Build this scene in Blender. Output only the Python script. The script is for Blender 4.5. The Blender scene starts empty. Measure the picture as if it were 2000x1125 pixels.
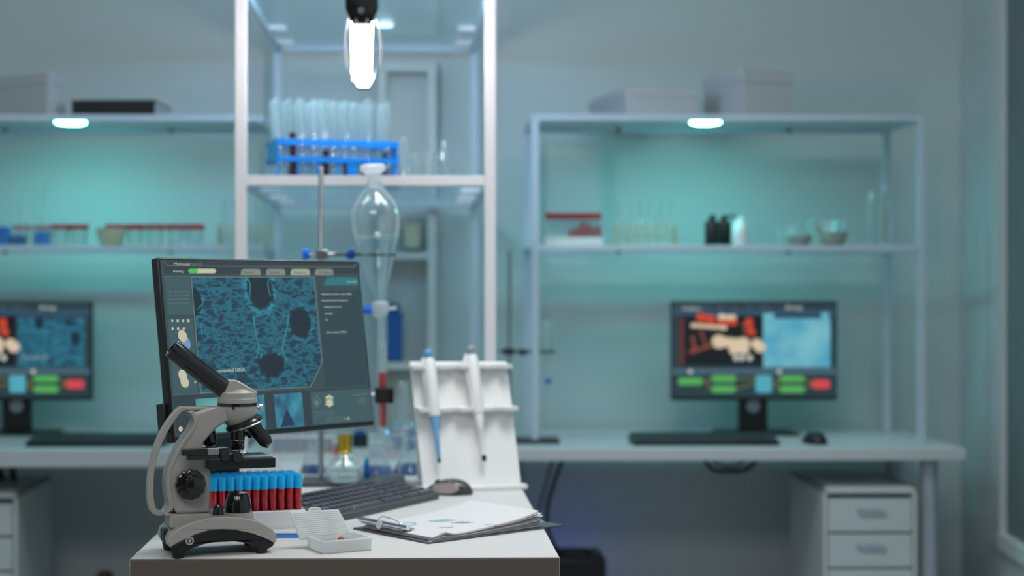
import bpy, bmesh, math, random
from mathutils import Vector, Matrix, geometry
random.seed(7)
R = math.radians
SC = bpy.context.scene
COL = SC.collection
# ---------------------------------------------------------------- camera
F = 3056.0; CX = 880.0; CY = 570.0; CZ = 1.205
DESK = 0.74
cam = bpy.data.cameras.new('camera'); camo = bpy.data.objects.new('camera', cam); COL.objects.link(camo)
camo.location = (0, 0, CZ); camo.rotation_euler = (R(90), 0, 0)
cam.sensor_width = 36; cam.lens = F / 2000 * 36
cam.shift_x = (1000 - CX) / 2000; cam.shift_y = (CY - 562.5) / 2000
cam.clip_start = 0.05
cam.dof.use_dof = True; cam.dof.focus_distance = 2.80; cam.dof.aperture_fstop = 1.9; cam.dof.aperture_blades = 0
SC.camera = camo

def P(px, py, D):
    return Vector(((px - CX) / F * D, D, CZ - (py - CY) / F * D))
def Zp(px, py, z=DESK):
    D = (CZ - z) * F / (py - CY)
    return Vector(((px - CX) / F * D, D, z))
def zat(py, D): return CZ - (py - CY) / F * D
def xat(px, D): return (px - CX) / F * D

# ---------------------------------------------------------------- materials
MATS = {}
def _new(name):
    m = bpy.data.materials.new(name); m.use_nodes = True
    nt = m.node_tree; nt.nodes.clear()
    out = nt.nodes.new('ShaderNodeOutputMaterial')
    MATS[name] = m
    return m, nt, out
def s2l(c):
    return tuple(((v/255)/12.92 if v/255 <= .04045 else ((v/255+.055)/1.055)**2.4) for v in c)
def pbr(name, col, rough=.5, metal=0, spec=.5, var=0.0, vscale=20, bump=0, bscale=200, coat=0, emit=None, es=0):
    """principled with procedural variation"""
    m, nt, out = _new(name)
    b = nt.nodes.new('ShaderNodeBsdfPrincipled')
    b.inputs['Base Color'].default_value = (*col, 1)
    b.inputs['Roughness'].default_value = rough
    b.inputs['Metallic'].default_value = metal
    b.inputs['Specular IOR Level'].default_value = spec
    b.inputs['Coat Weight'].default_value = coat
    if emit:
        b.inputs['Emission Color'].default_value = (*emit, 1); b.inputs['Emission Strength'].default_value = es
    tc = nt.nodes.new('ShaderNodeTexCoord')
    if var:
        n = nt.nodes.new('ShaderNodeTexNoise'); n.inputs['Scale'].default_value = vscale; n.inputs['Detail'].default_value = 4
        nt.links.new(tc.outputs['Object'], n.inputs['Vector'])
        mx = nt.nodes.new('ShaderNodeMix'); mx.data_type = 'RGBA'
        mx.inputs['A'].default_value = (*[max(0, c*(1-var)) for c in col], 1)
        mx.inputs['B'].default_value = (*[min(1, c*(1+var)) for c in col], 1)
        nt.links.new(n.outputs['Fac'], mx.inputs['Factor']); nt.links.new(mx.outputs['Result'], b.inputs['Base Color'])
    if bump:
        n2 = nt.nodes.new('ShaderNodeTexNoise'); n2.inputs['Scale'].default_value = bscale
        nt.links.new(tc.outputs['Object'], n2.inputs['Vector'])
        bp = nt.nodes.new('ShaderNodeBump'); bp.inputs['Strength'].default_value = bump; bp.inputs['Distance'].default_value = .001
        nt.links.new(n2.outputs['Fac'], bp.inputs['Height']); nt.links.new(bp.outputs['Normal'], b.inputs['Normal'])
    nt.links.new(b.outputs[0], out.inputs[0])
    return m
def glass(name, tint=(.97, .99, .99), fac=.12, body=.0, bcol=(.8, .85, .85), rough=.03, edge=3.5, cent=.45):
    """thin walled glass: clear, fresnel reflecting, milky body whose whiter rims paint in edge highlights"""
    m, nt, out = _new(name)
    tr = nt.nodes.new('ShaderNodeBsdfTransparent'); tr.inputs[0].default_value = (*tint, 1)
    gl = nt.nodes.new('ShaderNodeBsdfGlossy'); gl.inputs['Roughness'].default_value = rough
    gl.inputs['Color'].default_value = (.95, 1, 1, 1)
    lw = nt.nodes.new('ShaderNodeLayerWeight'); lw.inputs['Blend'].default_value = .35
    mr = nt.nodes.new('ShaderNodeMapRange'); mr.inputs['To Min'].default_value = fac*.35; mr.inputs['To Max'].default_value = min(1, fac*4)
    nt.links.new(lw.outputs['Facing'], mr.inputs['Value'])
    mx = nt.nodes.new('ShaderNodeMixShader')
    nt.links.new(mr.outputs[0], mx.inputs[0]); nt.links.new(tr.outputs[0], mx.inputs[1]); nt.links.new(gl.outputs[0], mx.inputs[2])
    last = mx
    if body:
        mb_ = nt.nodes.new('ShaderNodeMapRange'); mb_.inputs['From Min'].default_value = .15; mb_.inputs['To Min'].default_value = body*cent; mb_.inputs['To Max'].default_value = min(.75, body*edge)  # rims whitened by facing angle, painting in bright edge highlights
        nt.links.new(lw.outputs['Facing'], mb_.inputs['Value'])
        df = nt.nodes.new('ShaderNodeBsdfTranslucent'); df.inputs[0].default_value = (*bcol, 1)
        d2 = nt.nodes.new('ShaderNodeBsdfDiffuse'); d2.inputs[0].default_value = (*bcol, 1)
        a = nt.nodes.new('ShaderNodeMixShader'); a.inputs[0].default_value = .5
        nt.links.new(df.outputs[0], a.inputs[1]); nt.links.new(d2.outputs[0], a.inputs[2])
        m2 = nt.nodes.new('ShaderNodeMixShader'); nt.links.new(mb_.outputs[0], m2.inputs[0])
        nt.links.new(mx.outputs[0], m2.inputs[1]); nt.links.new(a.outputs[0], m2.inputs[2]); last = m2
    nt.links.new(last.outputs[0], out.inputs[0])
    return m
def emis(name, col, s=1.0):
    m, nt, out = _new(name)
    e = nt.nodes.new('ShaderNodeEmission'); e.inputs[0].default_value = (*col, 1); e.inputs[1].default_value = s
    nt.links.new(e.outputs[0], out.inputs[0]); return m
def lcd(name, col, s=1.0):
    """glowing screen pixel area under a matt coating"""
    m, nt, out = _new(name)
    b = nt.nodes.new('ShaderNodeBsdfPrincipled'); b.inputs['Base Color'].default_value = (.012, .014, .016, 1)
    b.inputs['Roughness'].default_value = .35
    b.inputs['Emission Color'].default_value = (*s2l(col), 1); b.inputs['Emission Strength'].default_value = s
    nt.links.new(b.outputs[0], out.inputs[0]); return m

WALL = pbr('wall_paint', (.60, .68, .69), .75, var=.02, vscale=2, bump=.05)
CEIL = pbr('ceiling_paint', (.75, .77, .77), .8, var=.02)
FLOOR = pbr('floor_vinyl', (.30, .31, .32), .5, var=.06, vscale=6)
WHITE = pbr('white_laminate', (.62, .61, .61), .6, spec=.22, var=.015, vscale=8)
EDGE = pbr('desk_front_brown', (.135, .115, .095), .55, var=.02, vscale=8)
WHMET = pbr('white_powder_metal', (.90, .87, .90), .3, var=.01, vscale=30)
BLMET = pbr('pale_blue_grey_metal', (.56, .66, .76), .35, var=.02, vscale=20)  # on the tall shelving this blue stands in for cyan light
GREYMET = pbr('grey_metal', (.45, .50, .58), .4, metal=.3, var=.03)
SHELFW = pbr('shelf_board', (.55, .62, .68), .45, var=.02)
WCARD = pbr('white_cardboard', (.52, .54, .57), .7, var=.02)
CHROME = pbr('chrome', (.75, .76, .78), .18, metal=1, var=.02)
STEEL = pbr('brushed_steel', (.45, .46, .48), .3, metal=1, var=.04, vscale=60)
BLACKP = pbr('black_plastic', (.012, .013, .014), .35, var=.1, vscale=60)
BLACKR = pbr('black_rubber', (.008, .008, .009), .6, var=.1, vscale=80)
BLACKG = pbr('black_enamel', (.010, .010, .012), .18, var=.1, coat=.5)
DGREY = pbr('dark_grey_plastic', (.075, .078, .088), .42, var=.08, vscale=50)
KEYM = pbr('key_plastic', (.10, .105, .125), .30, var=.08, vscale=90)
MSGREY = pbr('microscope_enamel', (.44, .42, .39), .38, var=.02, vscale=30, bump=.02)
WPLAST = pbr('white_plastic', (.88, .88, .88), .4, var=.01)
PAPER = pbr('paper', (.68, .68, .70), .7, var=.015, vscale=15)
PAPER2 = pbr('paper_grey', (.64, .64, .68), .7, var=.03, vscale=60)
BLUEP = pbr('blue_rack_plastic', (.0, .22, .72), .35, var=.04)
CAPB = pbr('sky_blue_cap', (.01, .50, .95), .35, var=.05, vscale=40)
REDL = pbr('blood_red', (.60, .0, .016), .12, var=.15, vscale=35, spec=.35)
REDD = pbr('dark_blood', (.10, .001, .006), .2, var=.2, vscale=35)
REDCAP = pbr('red_cap_plastic', (.52, .008, .02), .4, var=.05)
BLUEL = pbr('blue_liquid', (.005, .17, .60), .15, var=.1)
NAVYL = pbr('navy_liquid', (.02, .09, .30), .15, var=.1)
BLUEBOX = pbr('blue_box_card', (.005, .11, .36), .45, var=.05)
NAVY = pbr('navy_plastic', (.004, .02, .035), .35, var=.05)
GOLD = pbr('gold_metal', (.75, .45, .06), .28, metal=.9, var=.08, vscale=90)
WICK = pbr('cotton_wick', (.75, .65, .50), .9, var=.1, vscale=120)
BEIGE = pbr('beige_plastic', (.58, .58, .42), .5, var=.03)
CERAM = pbr('beige_ceramic', (.38, .38, .33), .4, var=.04)
KNOBB = pbr('blue_knob', (.01, .18, .80), .35, var=.05)
PIPB = pbr('pipette_blue', (.18, .40, .68), .35, var=.03)
PIPG = pbr('pipette_grey', (.35, .36, .40), .35, var=.03)
INKT = pbr('teal_ink', (.10, .48, .52), .7, var=.05)
INKB = pbr('slate_ink', (.12, .22, .32), .7, var=.05)
INKR = pbr('pink_ink', (.80, .30, .33), .7, var=.05)
BROWN = pbr('brown_specimen', (.45, .10, .05), .6, var=.3, vscale=200)
BLUESTRIP = pbr('blue_folder', (.01, .20, .55), .4, var=.04)
GLASS = glass('clear_glass', fac=.07)
GLASSC = glass('clear_flask_glass', fac=.16, body=.08, bcol=(.9, .97, 1), edge=7)
GLASSM = glass('lab_glass', fac=.20, body=.13, edge=4.5, bcol=(.80, .92, .96))
GLASSE = glass('shelf_flask_glass', fac=.22, body=.20, edge=3.6, bcol=(.85, .95, .98))
DULLG = glass('bowl_glass', fac=.12, body=.16, edge=3.5, bcol=(.8, .92, .92), rough=.35)
TUBEG = glass('test_tube_glass', fac=.16, body=.11, edge=4, bcol=(.75, .90, .95), rough=.06)
PANE = glass('shelf_glass', tint=(.95, .985, .99), fac=.07, body=.03, bcol=(.5, .8, .9))
WATER = glass('water', tint=(.80, .90, .93), fac=.22, body=.10, bcol=(.8, .95, 1))
MILKY = glass('milky_plastic', tint=(.93, .95, .96), fac=.05, body=.86, bcol=(.95, .96, .96), rough=.3, edge=1.05, cent=.95)
FROST = glass('frosted_stopper', tint=(.9, .93, .95), edge=1.0, cent=.95, fac=.06, body=.80, bcol=(.85, .87, .9), rough=.3)
WINP = glass('window_pane_glass', tint=(.45, .62, .66), edge=1.0, cent=1, fac=.08, body=.75, bcol=(.40, .48, .49), rough=.1)
LAMPW = emis('lamp_white', (1, .94, .95), 108)
TEALE = emis('teal_led', (.12, 1.0, .92), 95)
CYANE = emis('cyan_added_glow', (.10, .55, 1.0), 85)
CYANP = emis('cyan_puck', (.45, .85, 1.0), 3)
VIOLE = emis('violet_led', (.12, .16, 1.0), 3)

# ---------------------------------------------------------------- mesh builder
class MB:
    def __init__(s): s.bm = bmesh.new(); s.mi = 0
    def face(s, vs):
        try:
            f = s.bm.faces.new(vs); f.material_index = s.mi; return f
        except ValueError: return None
    def pts(s, L): return [s.bm.verts.new(p) for p in L]
    def poly(s, L): return s.face(s.pts(L))
    def box(s, x0, x1, y0, y1, z0, z1, M=None):
        c = [Vector((x, y, z)) for z in (z0, z1) for y in (y0, y1) for x in (x0, x1)]
        if M is not None: c = [M @ p for p in c]
        v = s.pts(c)
        for q in ((0,2,3,1),(4,5,7,6),(0,1,5,4),(2,6,7,3),(0,4,6,2),(1,3,7,5)): s.face([v[i] for i in q])
        return s
    def lathe(s, prof, c=(0,0,0), axis=(0,0,1), seg=24, lobes=0, amp=0, capends=True, sx=1, sy=1):
        q = Vector((0,0,1)).rotation_difference(Vector(axis).normalized()); c = Vector(c)
        rings = []
        for r, z in prof:
            if r < 1e-6: rings.append([s.bm.verts.new(c + q @ Vector((0,0,z)))]); continue
            ring = []
            for i in range(seg):
                a = 2*math.pi*i/seg; rr = r*(1 + (amp*math.cos(lobes*a) if lobes else 0))
                ring.append(s.bm.verts.new(c + q @ Vector((rr*math.cos(a)*sx, rr*math.sin(a)*sy, z))))
            rings.append(ring)
        for a, b in zip(rings, rings[1:]):
            for i in range(seg):
                j = (i+1) % seg
                if len(a) == 1 and len(b) == 1: continue
                if len(a) == 1: s.face([a[0], b[j], b[i]])
                elif len(b) == 1: s.face([a[i], a[j], b[0]])
                else: s.face([a[i], a[j], b[j], b[i]])
        if capends:
            if len(rings[0]) > 1: s.face(rings[0][::-1])
            if len(rings[-1]) > 1: s.face(rings[-1])
        return s
    def cyl(s, p0, p1, r0, r1=None, seg=20):
        p0, p1 = Vector(p0), Vector(p1); d = p1-p0
        return s.lathe([(r0, 0), (r0 if r1 is None else r1, d.length)], p0, d, seg)
    def tube(s, path, r, seg=10, close=False):
        path = [Vector(p) for p in path]; n = len(path)
        rs = r if isinstance(r, (list, tuple)) else [r]*n
        rings = []; nrm = None
        for i, p in enumerate(path):
            if close: t = path[(i+1) % n]-path[i-1]
            else: t = path[min(i+1, n-1)]-path[max(i-1, 0)]
            t.normalize()
            if nrm is None:
                nrm = t.cross(Vector((0,0,1)))
                if nrm.length < .01: nrm = t.cross(Vector((1,0,0)))
            nrm = (nrm - t*nrm.dot(t)).normalized(); b = t.cross(nrm)
            rings.append([s.bm.verts.new(p + rs[i]*(math.cos(2*math.pi*k/seg)*nrm + math.sin(2*math.pi*k/seg)*b)) for k in range(seg)])
        pr = list(zip(rings, rings[1:])) + ([(rings[-1], rings[0])] if close else [])
        for a, b in pr:
            for k in range(seg): s.face([a[k], a[(k+1) % seg], b[(k+1) % seg], b[k]])
        if not close: s.face(rings[0][::-1]); s.face(rings[-1])
        return s
    def prism(s, poly, a, b, plane='xz', M=None):
        """extrude a 2d outline; plane 'xz' along y, 'xy' along z, 'yz' along x"""
        def mk(u, v, w):
            p = Vector((u, w, v)) if plane == 'xz' else Vector((u, v, w)) if plane == 'xy' else Vector((w, u, v))
            return M @ p if M is not None else p
        A = s.pts([mk(u, v, a) for u, v in poly]); B = s.pts([mk(u, v, b) for u, v in poly])
        n = len(poly)
        for i in range(n): s.face([A[i], A[(i+1) % n], B[(i+1) % n], B[i]])
        tri = geometry.tessellate_polygon([[Vector((u, v, 0)) for u, v in poly]])
        for t in tri:
            s.face([A[i] for i in t]); s.face([B[i] for i in reversed(t)])
        return s
    def strip(s, left, right, a, b):
        """band between two polylines (u,z), extruded along y"""
        n = len(left)
        LA = s.pts([(u, a, v) for u, v in left]); LB = s.pts([(u, b, v) for u, v in left])
        RA = s.pts([(u, a, v) for u, v in right]); RB = s.pts([(u, b, v) for u, v in right])
        for i in range(n-1):
            s.face([LA[i], RA[i], RA[i+1], LA[i+1]]); s.face([LB[i], LB[i+1], RB[i+1], RB[i]])
            s.face([LA[i], LA[i+1], LB[i+1], LB[i]]); s.face([RA[i], RB[i], RB[i+1], RA[i+1]])
        s.face([LA[0], LB[0], RB[0], RA[0]]); s.face([LA[-1], RA[-1], RB[-1], LB[-1]])
        return s
    def text(s, body, M, size, y=0, align='LEFT'):
        cu = bpy.data.curves.new('t', 'FONT'); cu.body = body; cu.size = size; cu.align_x = align
        cu.resolution_u = 2
        o = bpy.data.objects.new('t', cu); COL.objects.link(o)
        dg = bpy.context.evaluated_depsgraph_get(); dg.update()
        me = bpy.data.meshes.new_from_object(o.evaluated_get(dg))
        me.transform(M); n0 = len(s.bm.faces)
        s.bm.from_mesh(me); s.bm.faces.ensure_lookup_table()
        for f in s.bm.faces[n0:]: f.material_index = s.mi
        bpy.data.objects.remove(o); bpy.data.curves.remove(cu); bpy.data.meshes.remove(me)
    def build(s, name, mats, parent=None, smooth=True, bevel=0, loc=None, seg=2, angle=35, recalc=True):
        if recalc: bmesh.ops.recalc_face_normals(s.bm, faces=s.bm.faces)
        me = bpy.data.meshes.new(name); s.bm.to_mesh(me); s.bm.free()
        for m in (mats if isinstance(mats, (list, tuple)) else [mats]): me.materials.append(m)
        if smooth:
            me.shade_smooth(); me.set_sharp_from_angle(angle=R(angle))
        o = bpy.data.objects.new(name, me); COL.objects.link(o)
        if parent: o.parent = parent
        if loc: o.location = loc
        if bevel:
            b = o.modifiers.new('bevel', 'BEVEL'); b.width = bevel; b.segments = seg; b.limit_method = 'ANGLE'; b.angle_limit = R(40)
            b.harden_normals = False
        return o
def tag(o, label, cat, group=None, kind=None):
    if label: o['label'] = label
    if cat: o['category'] = cat
    if group: o['group'] = group
    if kind: o['kind'] = kind
    return o
def thing(name, label, cat, loc, yaw=0, group=None):
    o = bpy.data.objects.new(name, None); COL.objects.link(o); o.empty_display_size = .05
    o.location = loc; o.rotation_euler = (0, 0, R(yaw)); tag(o, label, cat, group)
    return o
def mat_of(e):
    return Matrix.Translation(e.location) @ e.rotation_euler.to_matrix().to_4x4()
def loc_plane(e, px, py, p0, n):
    Mi = mat_of(e).inverted()
    o = Mi @ Vector((0, 0, CZ)); d = Mi @ P(px, py, 1.0) - o
    n = Vector(n); t = (Vector(p0)-o).dot(n)/d.dot(n)
    return o + d*t
def loc(e, px, py, w=0):
    p = loc_plane(e, px, py, (0, w, 0), (0, 1, 0)); return (p.x, p.z)
def part(o, label): o['label'] = label; return o
def dup(o, loc_, yaw=None, label=None, group=None):
    c = o.copy(); COL.objects.link(c); c.location = loc_
    if yaw is not None: c.rotation_euler[2] = R(yaw)
    if label: c['label'] = label
    if group: c['group'] = group
    for ch in o.children:
        d = ch.copy(); COL.objects.link(d); d.parent = c
        for g in ch.children:
            g2 = g.copy(); COL.objects.link(g2); g2.parent = d
    return c
def struct(mb, name, m, **k):
    o = mb.build(name, m, smooth=False, **k); o['kind'] = 'structure'; return o
def smoothpath(pts, n=6):
    pts = [Vector(p) for p in pts]; out = []
    for i in range(len(pts)-1):
        p0, p1, p2, p3 = pts[max(i-1, 0)], pts[i], pts[i+1], pts[min(i+2, len(pts)-1)]
        for k in range(n):
            t = k/n
            out.append(.5*((2*p1)+(p2-p0)*t+(2*p0-5*p1+4*p2-p3)*t*t+(3*p1-p0-3*p2+p3)*t**3))
    out.append(pts[-1]); return out
def sm2(pts, n=5):
    return [(v.x, v.y) for v in smoothpath([(a, b, 0) for a, b in pts], n)]
# ================================================================ SETTING
RY = 1.0                       # the room turns a little against the camera
WD = 5.32
def rx(x, y):                  # room plan -> world (turn about (0, WD))
    a = R(RY); dx, dy = x, y-WD
    return (dx*math.cos(a)-dy*math.sin(a), WD+dx*math.sin(a)+dy*math.cos(a))
def wallquad(name, a, b, z0, z1, th, m, side=1):
    a = Vector((a[0], a[1], 0)); b = Vector((b[0], b[1], 0)); d = (b-a).normalized(); n = Vector((-d.y, d.x, 0))*side
    mb = MB()
    v = [a, b, b+n*th, a+n*th]
    lo = mb.pts([(p.x, p.y, z0) for p in v]); hi = mb.pts([(p.x, p.y, z1) for p in v])
    mb.face(lo[::-1]); mb.face(hi)
    for i in range(4): mb.face([lo[i], lo[(i+1) % 4], hi[(i+1) % 4], hi[i]])
    return struct(mb, name, m)
CH = 2.9
CR = (1.745, WD+.03)                                  # right-hand corner
def rwall(D): return (CR[0]-.0929*(CR[1]-D), D)       # line of the right wall
mb = MB(); mb.box(-2.6, 2.4, -1.6, WD+.3, -.1, 0); struct(mb, 'floor', FLOOR)
mb = MB(); mb.box(-2.6, 2.4, -1.6, WD+.3, CH, CH+.1); struct(mb, 'ceiling', CEIL)
wallquad('wall_back', rx(-2.5, WD), rx(1.9, WD), 0, CH, .12, WALL)
wallquad('wall_left', (-2.45, -1.6), (-2.45, WD+.05), 0, CH, .12, WALL)
# right wall with a low glazed opening
a0, a1 = rwall(WD+.03), rwall(4.90); b0, b1 = rwall(3.6), rwall(-1.6)
wz0, wz1 = .42, 2.5
mb = MB()
def wseg(mb, p, q, z0, z1, off0=0, off1=.14):
    p = Vector((p[0], p[1], 0)); q = Vector((q[0], q[1], 0)); d = (p-q).normalized(); n = Vector((d.y, -d.x, 0))
    v = [p+n*off0, q+n*off0, q+n*off1, p+n*off1]
    lo = mb.pts([(k.x, k.y, z0) for k in v]); hi = mb.pts([(k.x, k.y, z1) for k in v])
    mb.face(lo); mb.face(hi[::-1])
    for i in range(4): mb.face([lo[i], hi[i], hi[(i+1) % 4], lo[(i+1) % 4]])
wseg(mb, a0, a1, 0, CH); wseg(mb, b0, b1, 0, CH); wseg(mb, a1, b0, 0, wz0); wseg(mb, a1, b0, wz1, CH)
struct(mb, 'wall_right', WALL)
win = MB()
wseg(win, a1, rwall(4.80), wz0, wz1, -.010, .10); wseg(win, rwall(3.67), b0, wz0, wz1, -.015, .10)
wseg(win, rwall(4.80), rwall(3.67), wz0, wz0+.045, -.02, .10); wseg(win, rwall(4.80), rwall(3.67), wz1-.05, wz1, -.015, .10)
wf = struct(win, 'window_1', pbr('window_frame_paint', (.62, .68, .69), .5, var=.02))
p = MB(); wseg(p, rwall(4.80), rwall(3.67), wz0+.045, wz1-.05, .012, .020)
po = p.build('pane', WINP, wf, smooth=False)
bb = MB(); wseg(bb, rwall(WD-.01), rwall(-1.6), 0, .07, -.012, 0); struct(bb, 'baseboard_right', WHMET)
bb = MB(); x0, y0 = rx(-2.44, WD); x1, y1 = rx(1.72, WD)
bb.box(-2.44, 1.72, -.012, 0, 0, .07, Matrix.Translation((0, WD, 0)) @ Matrix.Rotation(R(RY), 4, 'Z')); struct(bb, 'baseboard_back', WHMET)

# ================================================================ DESKS
# front lab desk
DC = Vector((.192, 2.745, 0)); DY = 1.31
desk = thing('lab_desk', 'long white laminate lab desk in the foreground carrying the microscope', 'desk', (DC.x, DC.y, 0), DY)
DW = .752; DL = 2.50
t = MB().box(-DW, 0, 0, DL, DESK-.055, DESK)
for f in t.bm.faces: f.material_index = 1 if abs(f.calc_center_median().y) < .001 else 0  # front face takes the darker brown, other faces stay white
top = t.build('tabletop', [WHITE, EDGE], desk, bevel=.0035, smooth=False)
for x in (-DW+.03, -.055):
    for y in (.04, DL-.08):
        MB().box(x, x+.025, y, y+.05, 0, DESK-.055).build('leg', WHMET, desk, bevel=.003)
MB().box(-DW+.06, -.06, .6, .62, .3, DESK-.055).build('modesty_panel', WHITE, desk, smooth=False)

# back desks
def rthing(name, label, cat, px, D, z=0, group=None, yaw=RY):
    return thing(name, label, cat, (xat(px, D), D, z), yaw, group)
rd = thing('back_desk', 'white desk against the back wall on the right, under the glass shelving', 'desk', (1.534, 4.655, 0), RY)
W2 = 1.345
MB().box(-W2, 0, 0, .64, DESK-.037, DESK).build('tabletop', pbr('back_desk_white', (.60, .64, .67), .4, var=.02), rd, bevel=.003, smooth=False)
for x, y in ((-.092, .06), (-.042, .58), (-W2+.035, .50)):
    MB().cyl((x, y, 0), (x, y, DESK-.037), .026).build('leg', GREYMET, rd)
MB().box(-.085, -.060, .08, .56, .02, .05).build('foot_bar', GREYMET, rd, smooth=False)
ld = thing('back_desk', 'white desk against the back wall on the left, behind the microscope', 'desk', (-.632, 4.60, 0), RY)
MB().box(-1.6, 0, 0, .66, DESK-.05, DESK).build('tabletop', MATS['back_desk_white'], ld, bevel=.003, smooth=False)
for x, y in ((-.1, .56), (-1.5, .1), (-1.5, .56)):
    MB().cyl((x, y, 0), (x, y, DESK-.05), .026).build('leg', GREYMET, ld)

# drawer units
def drawer_unit(label, x, D, w, h, yaw, n=5, side=1):
    e = thing('drawer_unit', label, 'drawer unit', (x, D, 0), yaw)
    d = .42
    m = MB(); t = .012
    m.box(0, t, 0, d, .04, h); m.box(w-t, w, 0, d, .04, h); m.box(0, w, 0, d, h-t*1.6, h); m.box(0, w, 0, d, .04, .055); m.box(t, w-t, d-t, d, .05, h-t)
    m.build('body', pbr('drawer_unit_steel', (.62, .68, .68), .4, var=.02) if 'drawer_unit_steel' not in MATS else MATS['drawer_unit_steel'], e, smooth=False, bevel=.002)
    z1 = h-.034; dh = (z1-.06)/n
    for i in range(n):
        za = z1-dh*(i+1)+.007; zb = z1-dh*i
        f = MB().box(t+.003, w-t-.003, .0, .36, za, zb).build('drawer', pbr('drawer_front', (.60, .67, .69), .4, var=.02) if 'drawer_front' not in MATS else MATS['drawer_front'], e, smooth=False, bevel=.002)
        hm = MB(); zc = za+.62*(zb-za)
        hm.prism([(w/2-.045, zc+.008), (w/2+.035, zc+.008), (w/2+.05, zc-.012), (w/2-.03, zc-.012)], -.006, .0, 'xz')
        hm.build('handle', GREYMET, f, smooth=False, bevel=.002)
    for cx_ in (.03, w-.03):
        for cy_ in (.04, d-.04):
            MB().cyl((cx_-.01, cy_, .02), (cx_+.01, cy_, .02), .02).build('caster', BLACKP, e)
    return e
drawer_unit('white steel drawer unit standing under the right end of the back desk', xat(1608, 4.66), 4.66, .281, zat(952, 4.66), 1.0)
drawer_unit('white drawer unit at the left edge under the left back desk', xat(33, 4.66)-.281, 4.66, .281, zat(962, 4.66), 1.0)

# ================================================================ SHELF UNITS
# foreground glass shelving seen from its end, standing on the long desk
FD = 4.07
fs = thing('shelving_unit', 'tall white metal shelving with glass shelves standing on the long desk', 'shelf', (xat(471, FD), FD, DESK), 1.31)
def fz(py, D=FD): return zat(py, D)-DESK
fw = xat(957.5, FD)-xat(471, FD); fd = 1.08; pw = .0145
ZM = fz(353); ZT = 1.235
for i, (x, y) in enumerate(((0, 0), (fw, 0), (0, fd), (fw, fd))):
    MB().box(x-pw, x+pw, y-pw, y+pw, 0, 1.33+.03).build('post', WHMET if y == 0 else BLMET, fs, smooth=False, bevel=.002)  # rear posts coloured bluer to paint in the cyan light
for z in (ZM, ZT+.03):
    MB().box(pw, fw-pw, -.012, .012, z-.013, z+.013).build('front_rail', WHMET, fs, smooth=False, bevel=.002)
    m = MB().box(pw, fw-pw, fd-.012, fd+.012, z-.013, z+.013)
    if z > 1: m.box(pw, fw-pw, fd-.03, fd-.022, z-.013, z+.010)
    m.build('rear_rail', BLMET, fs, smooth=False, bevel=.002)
    for x in (0, fw):
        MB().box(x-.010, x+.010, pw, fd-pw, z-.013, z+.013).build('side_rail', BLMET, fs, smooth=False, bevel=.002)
    part(MB().box(.012, fw-.012, .014, fd-.014, z+.006, z+.0125).build('glass_shelf', PANE, fs, smooth=False), 'clear glass shelf panel')
    for x, sx in ((.010, 1), (fw-.010, -1)):
        for y in ((.10, .38, .70, .97) if z < 1 else (.66, .93)):
            xa, xb = sorted((x, x+sx*.055))
            MB().box(xa, xb, y-.012, y+.012, z-.008, z+.005).build('shelf_clip', WHMET, fs, smooth=False, bevel=.003)
ZSH = DESK+ZM+.0125        # top of the middle glass shelf
part(MB().box(.03, fw-.03, .0145, .020, ZT+.030-.010, ZT+.030+.004).build('added_light_strip', CYANE, fs, smooth=False), 'unseen cyan light strip added behind the front rail')  # strip added out of view to give the shelving its cyan light
# cyan light under top glass
pk = thing('puck_light', 'small cyan light under the top glass shelf of the tall shelving', 'light', (xat(752, 4.66), 4.66, DESK+ZT+.03+.006), 0)
MB().lathe([(.03, 0), (.03, -.008), (.026, -.012)], seg=24).build('housing', WHMET, pk)
MB().lathe([(.024, -.0125), (.024, -.0145)], seg=24).build('diffuser', CYANP, pk)

# back right shelving
BD = 4.81
def back_shelf(label, pxl, pxr, D, yaw, posts=(0, 1, 2, 3), ztop=None):
    xl, xr = xat(pxl, D), xat(pxr, D); w = xr-xl; d = .36
    e = thing('shelving_unit', label, 'shelf', (xl, D, DESK), yaw)
    zt0, zt1 = zat(236, D)-DESK, zat(223, D)-DESK; zm0, zm1 = zat(491, D)-DESK, zat(479, D)-DESK
    h = .012
    for i, (x, y) in enumerate(((0, 0), (w, 0), (0, d), (w, d))):
        if i in posts: MB().box(x-h, x+h, y-h, y+h, 0, zt1).build('post', BLMET, e, smooth=False, bevel=.002)
    for z0, z1 in ((zt0, zt1), (zm0, zm1)):
        MB().box(h, w-h, -.010, .010, z0, z1).build('front_rail', BLMET, e, smooth=False, bevel=.002)
        MB().box(h, w-h, d-.010, d+.010, z0, z1).build('rear_rail', BLMET, e, smooth=False, bevel=.002)
        for x in (0, w): MB().box(x-.010, x+.010, h, d-h, z0, z1).build('side_rail', BLMET, e, smooth=False, bevel=.002)
        part(MB().box(.010, w-.010, .010, d-.010, z1-.008, z1-.002).build('shelf_board', SHELFW if z1 > .9 else PANE, e, smooth=False), 'solid top shelf board' if z1 > .9 else 'clear glass shelf')
        for x in (w*.25, w*.72): MB().cyl((x, d-.035, z0+.001), (x, d-.035, z1-.010), .008).build('shelf_stud', BLACKP, e)
    return e, DESK+zt1, DESK+zm1
bs, ZBT, ZBM = back_shelf('pale blue metal shelving on the back desk at the right', 1045, 1803, BD, RY)
MB_ = MB().box(xat(1660, BD)-xat(1045, BD), xat(1803, BD)-xat(1045, BD), -.008, .008, 0, .006).build('foot_rail', BLMET, bs, smooth=False)
ls, ZLT, ZLM = back_shelf('white wall shelving at the left above the left back desk', -230, 505, BD, RY, posts=(0, 2, 3), ztop=None)
# the back-left unit ends behind the tall shelving's rear post

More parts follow.
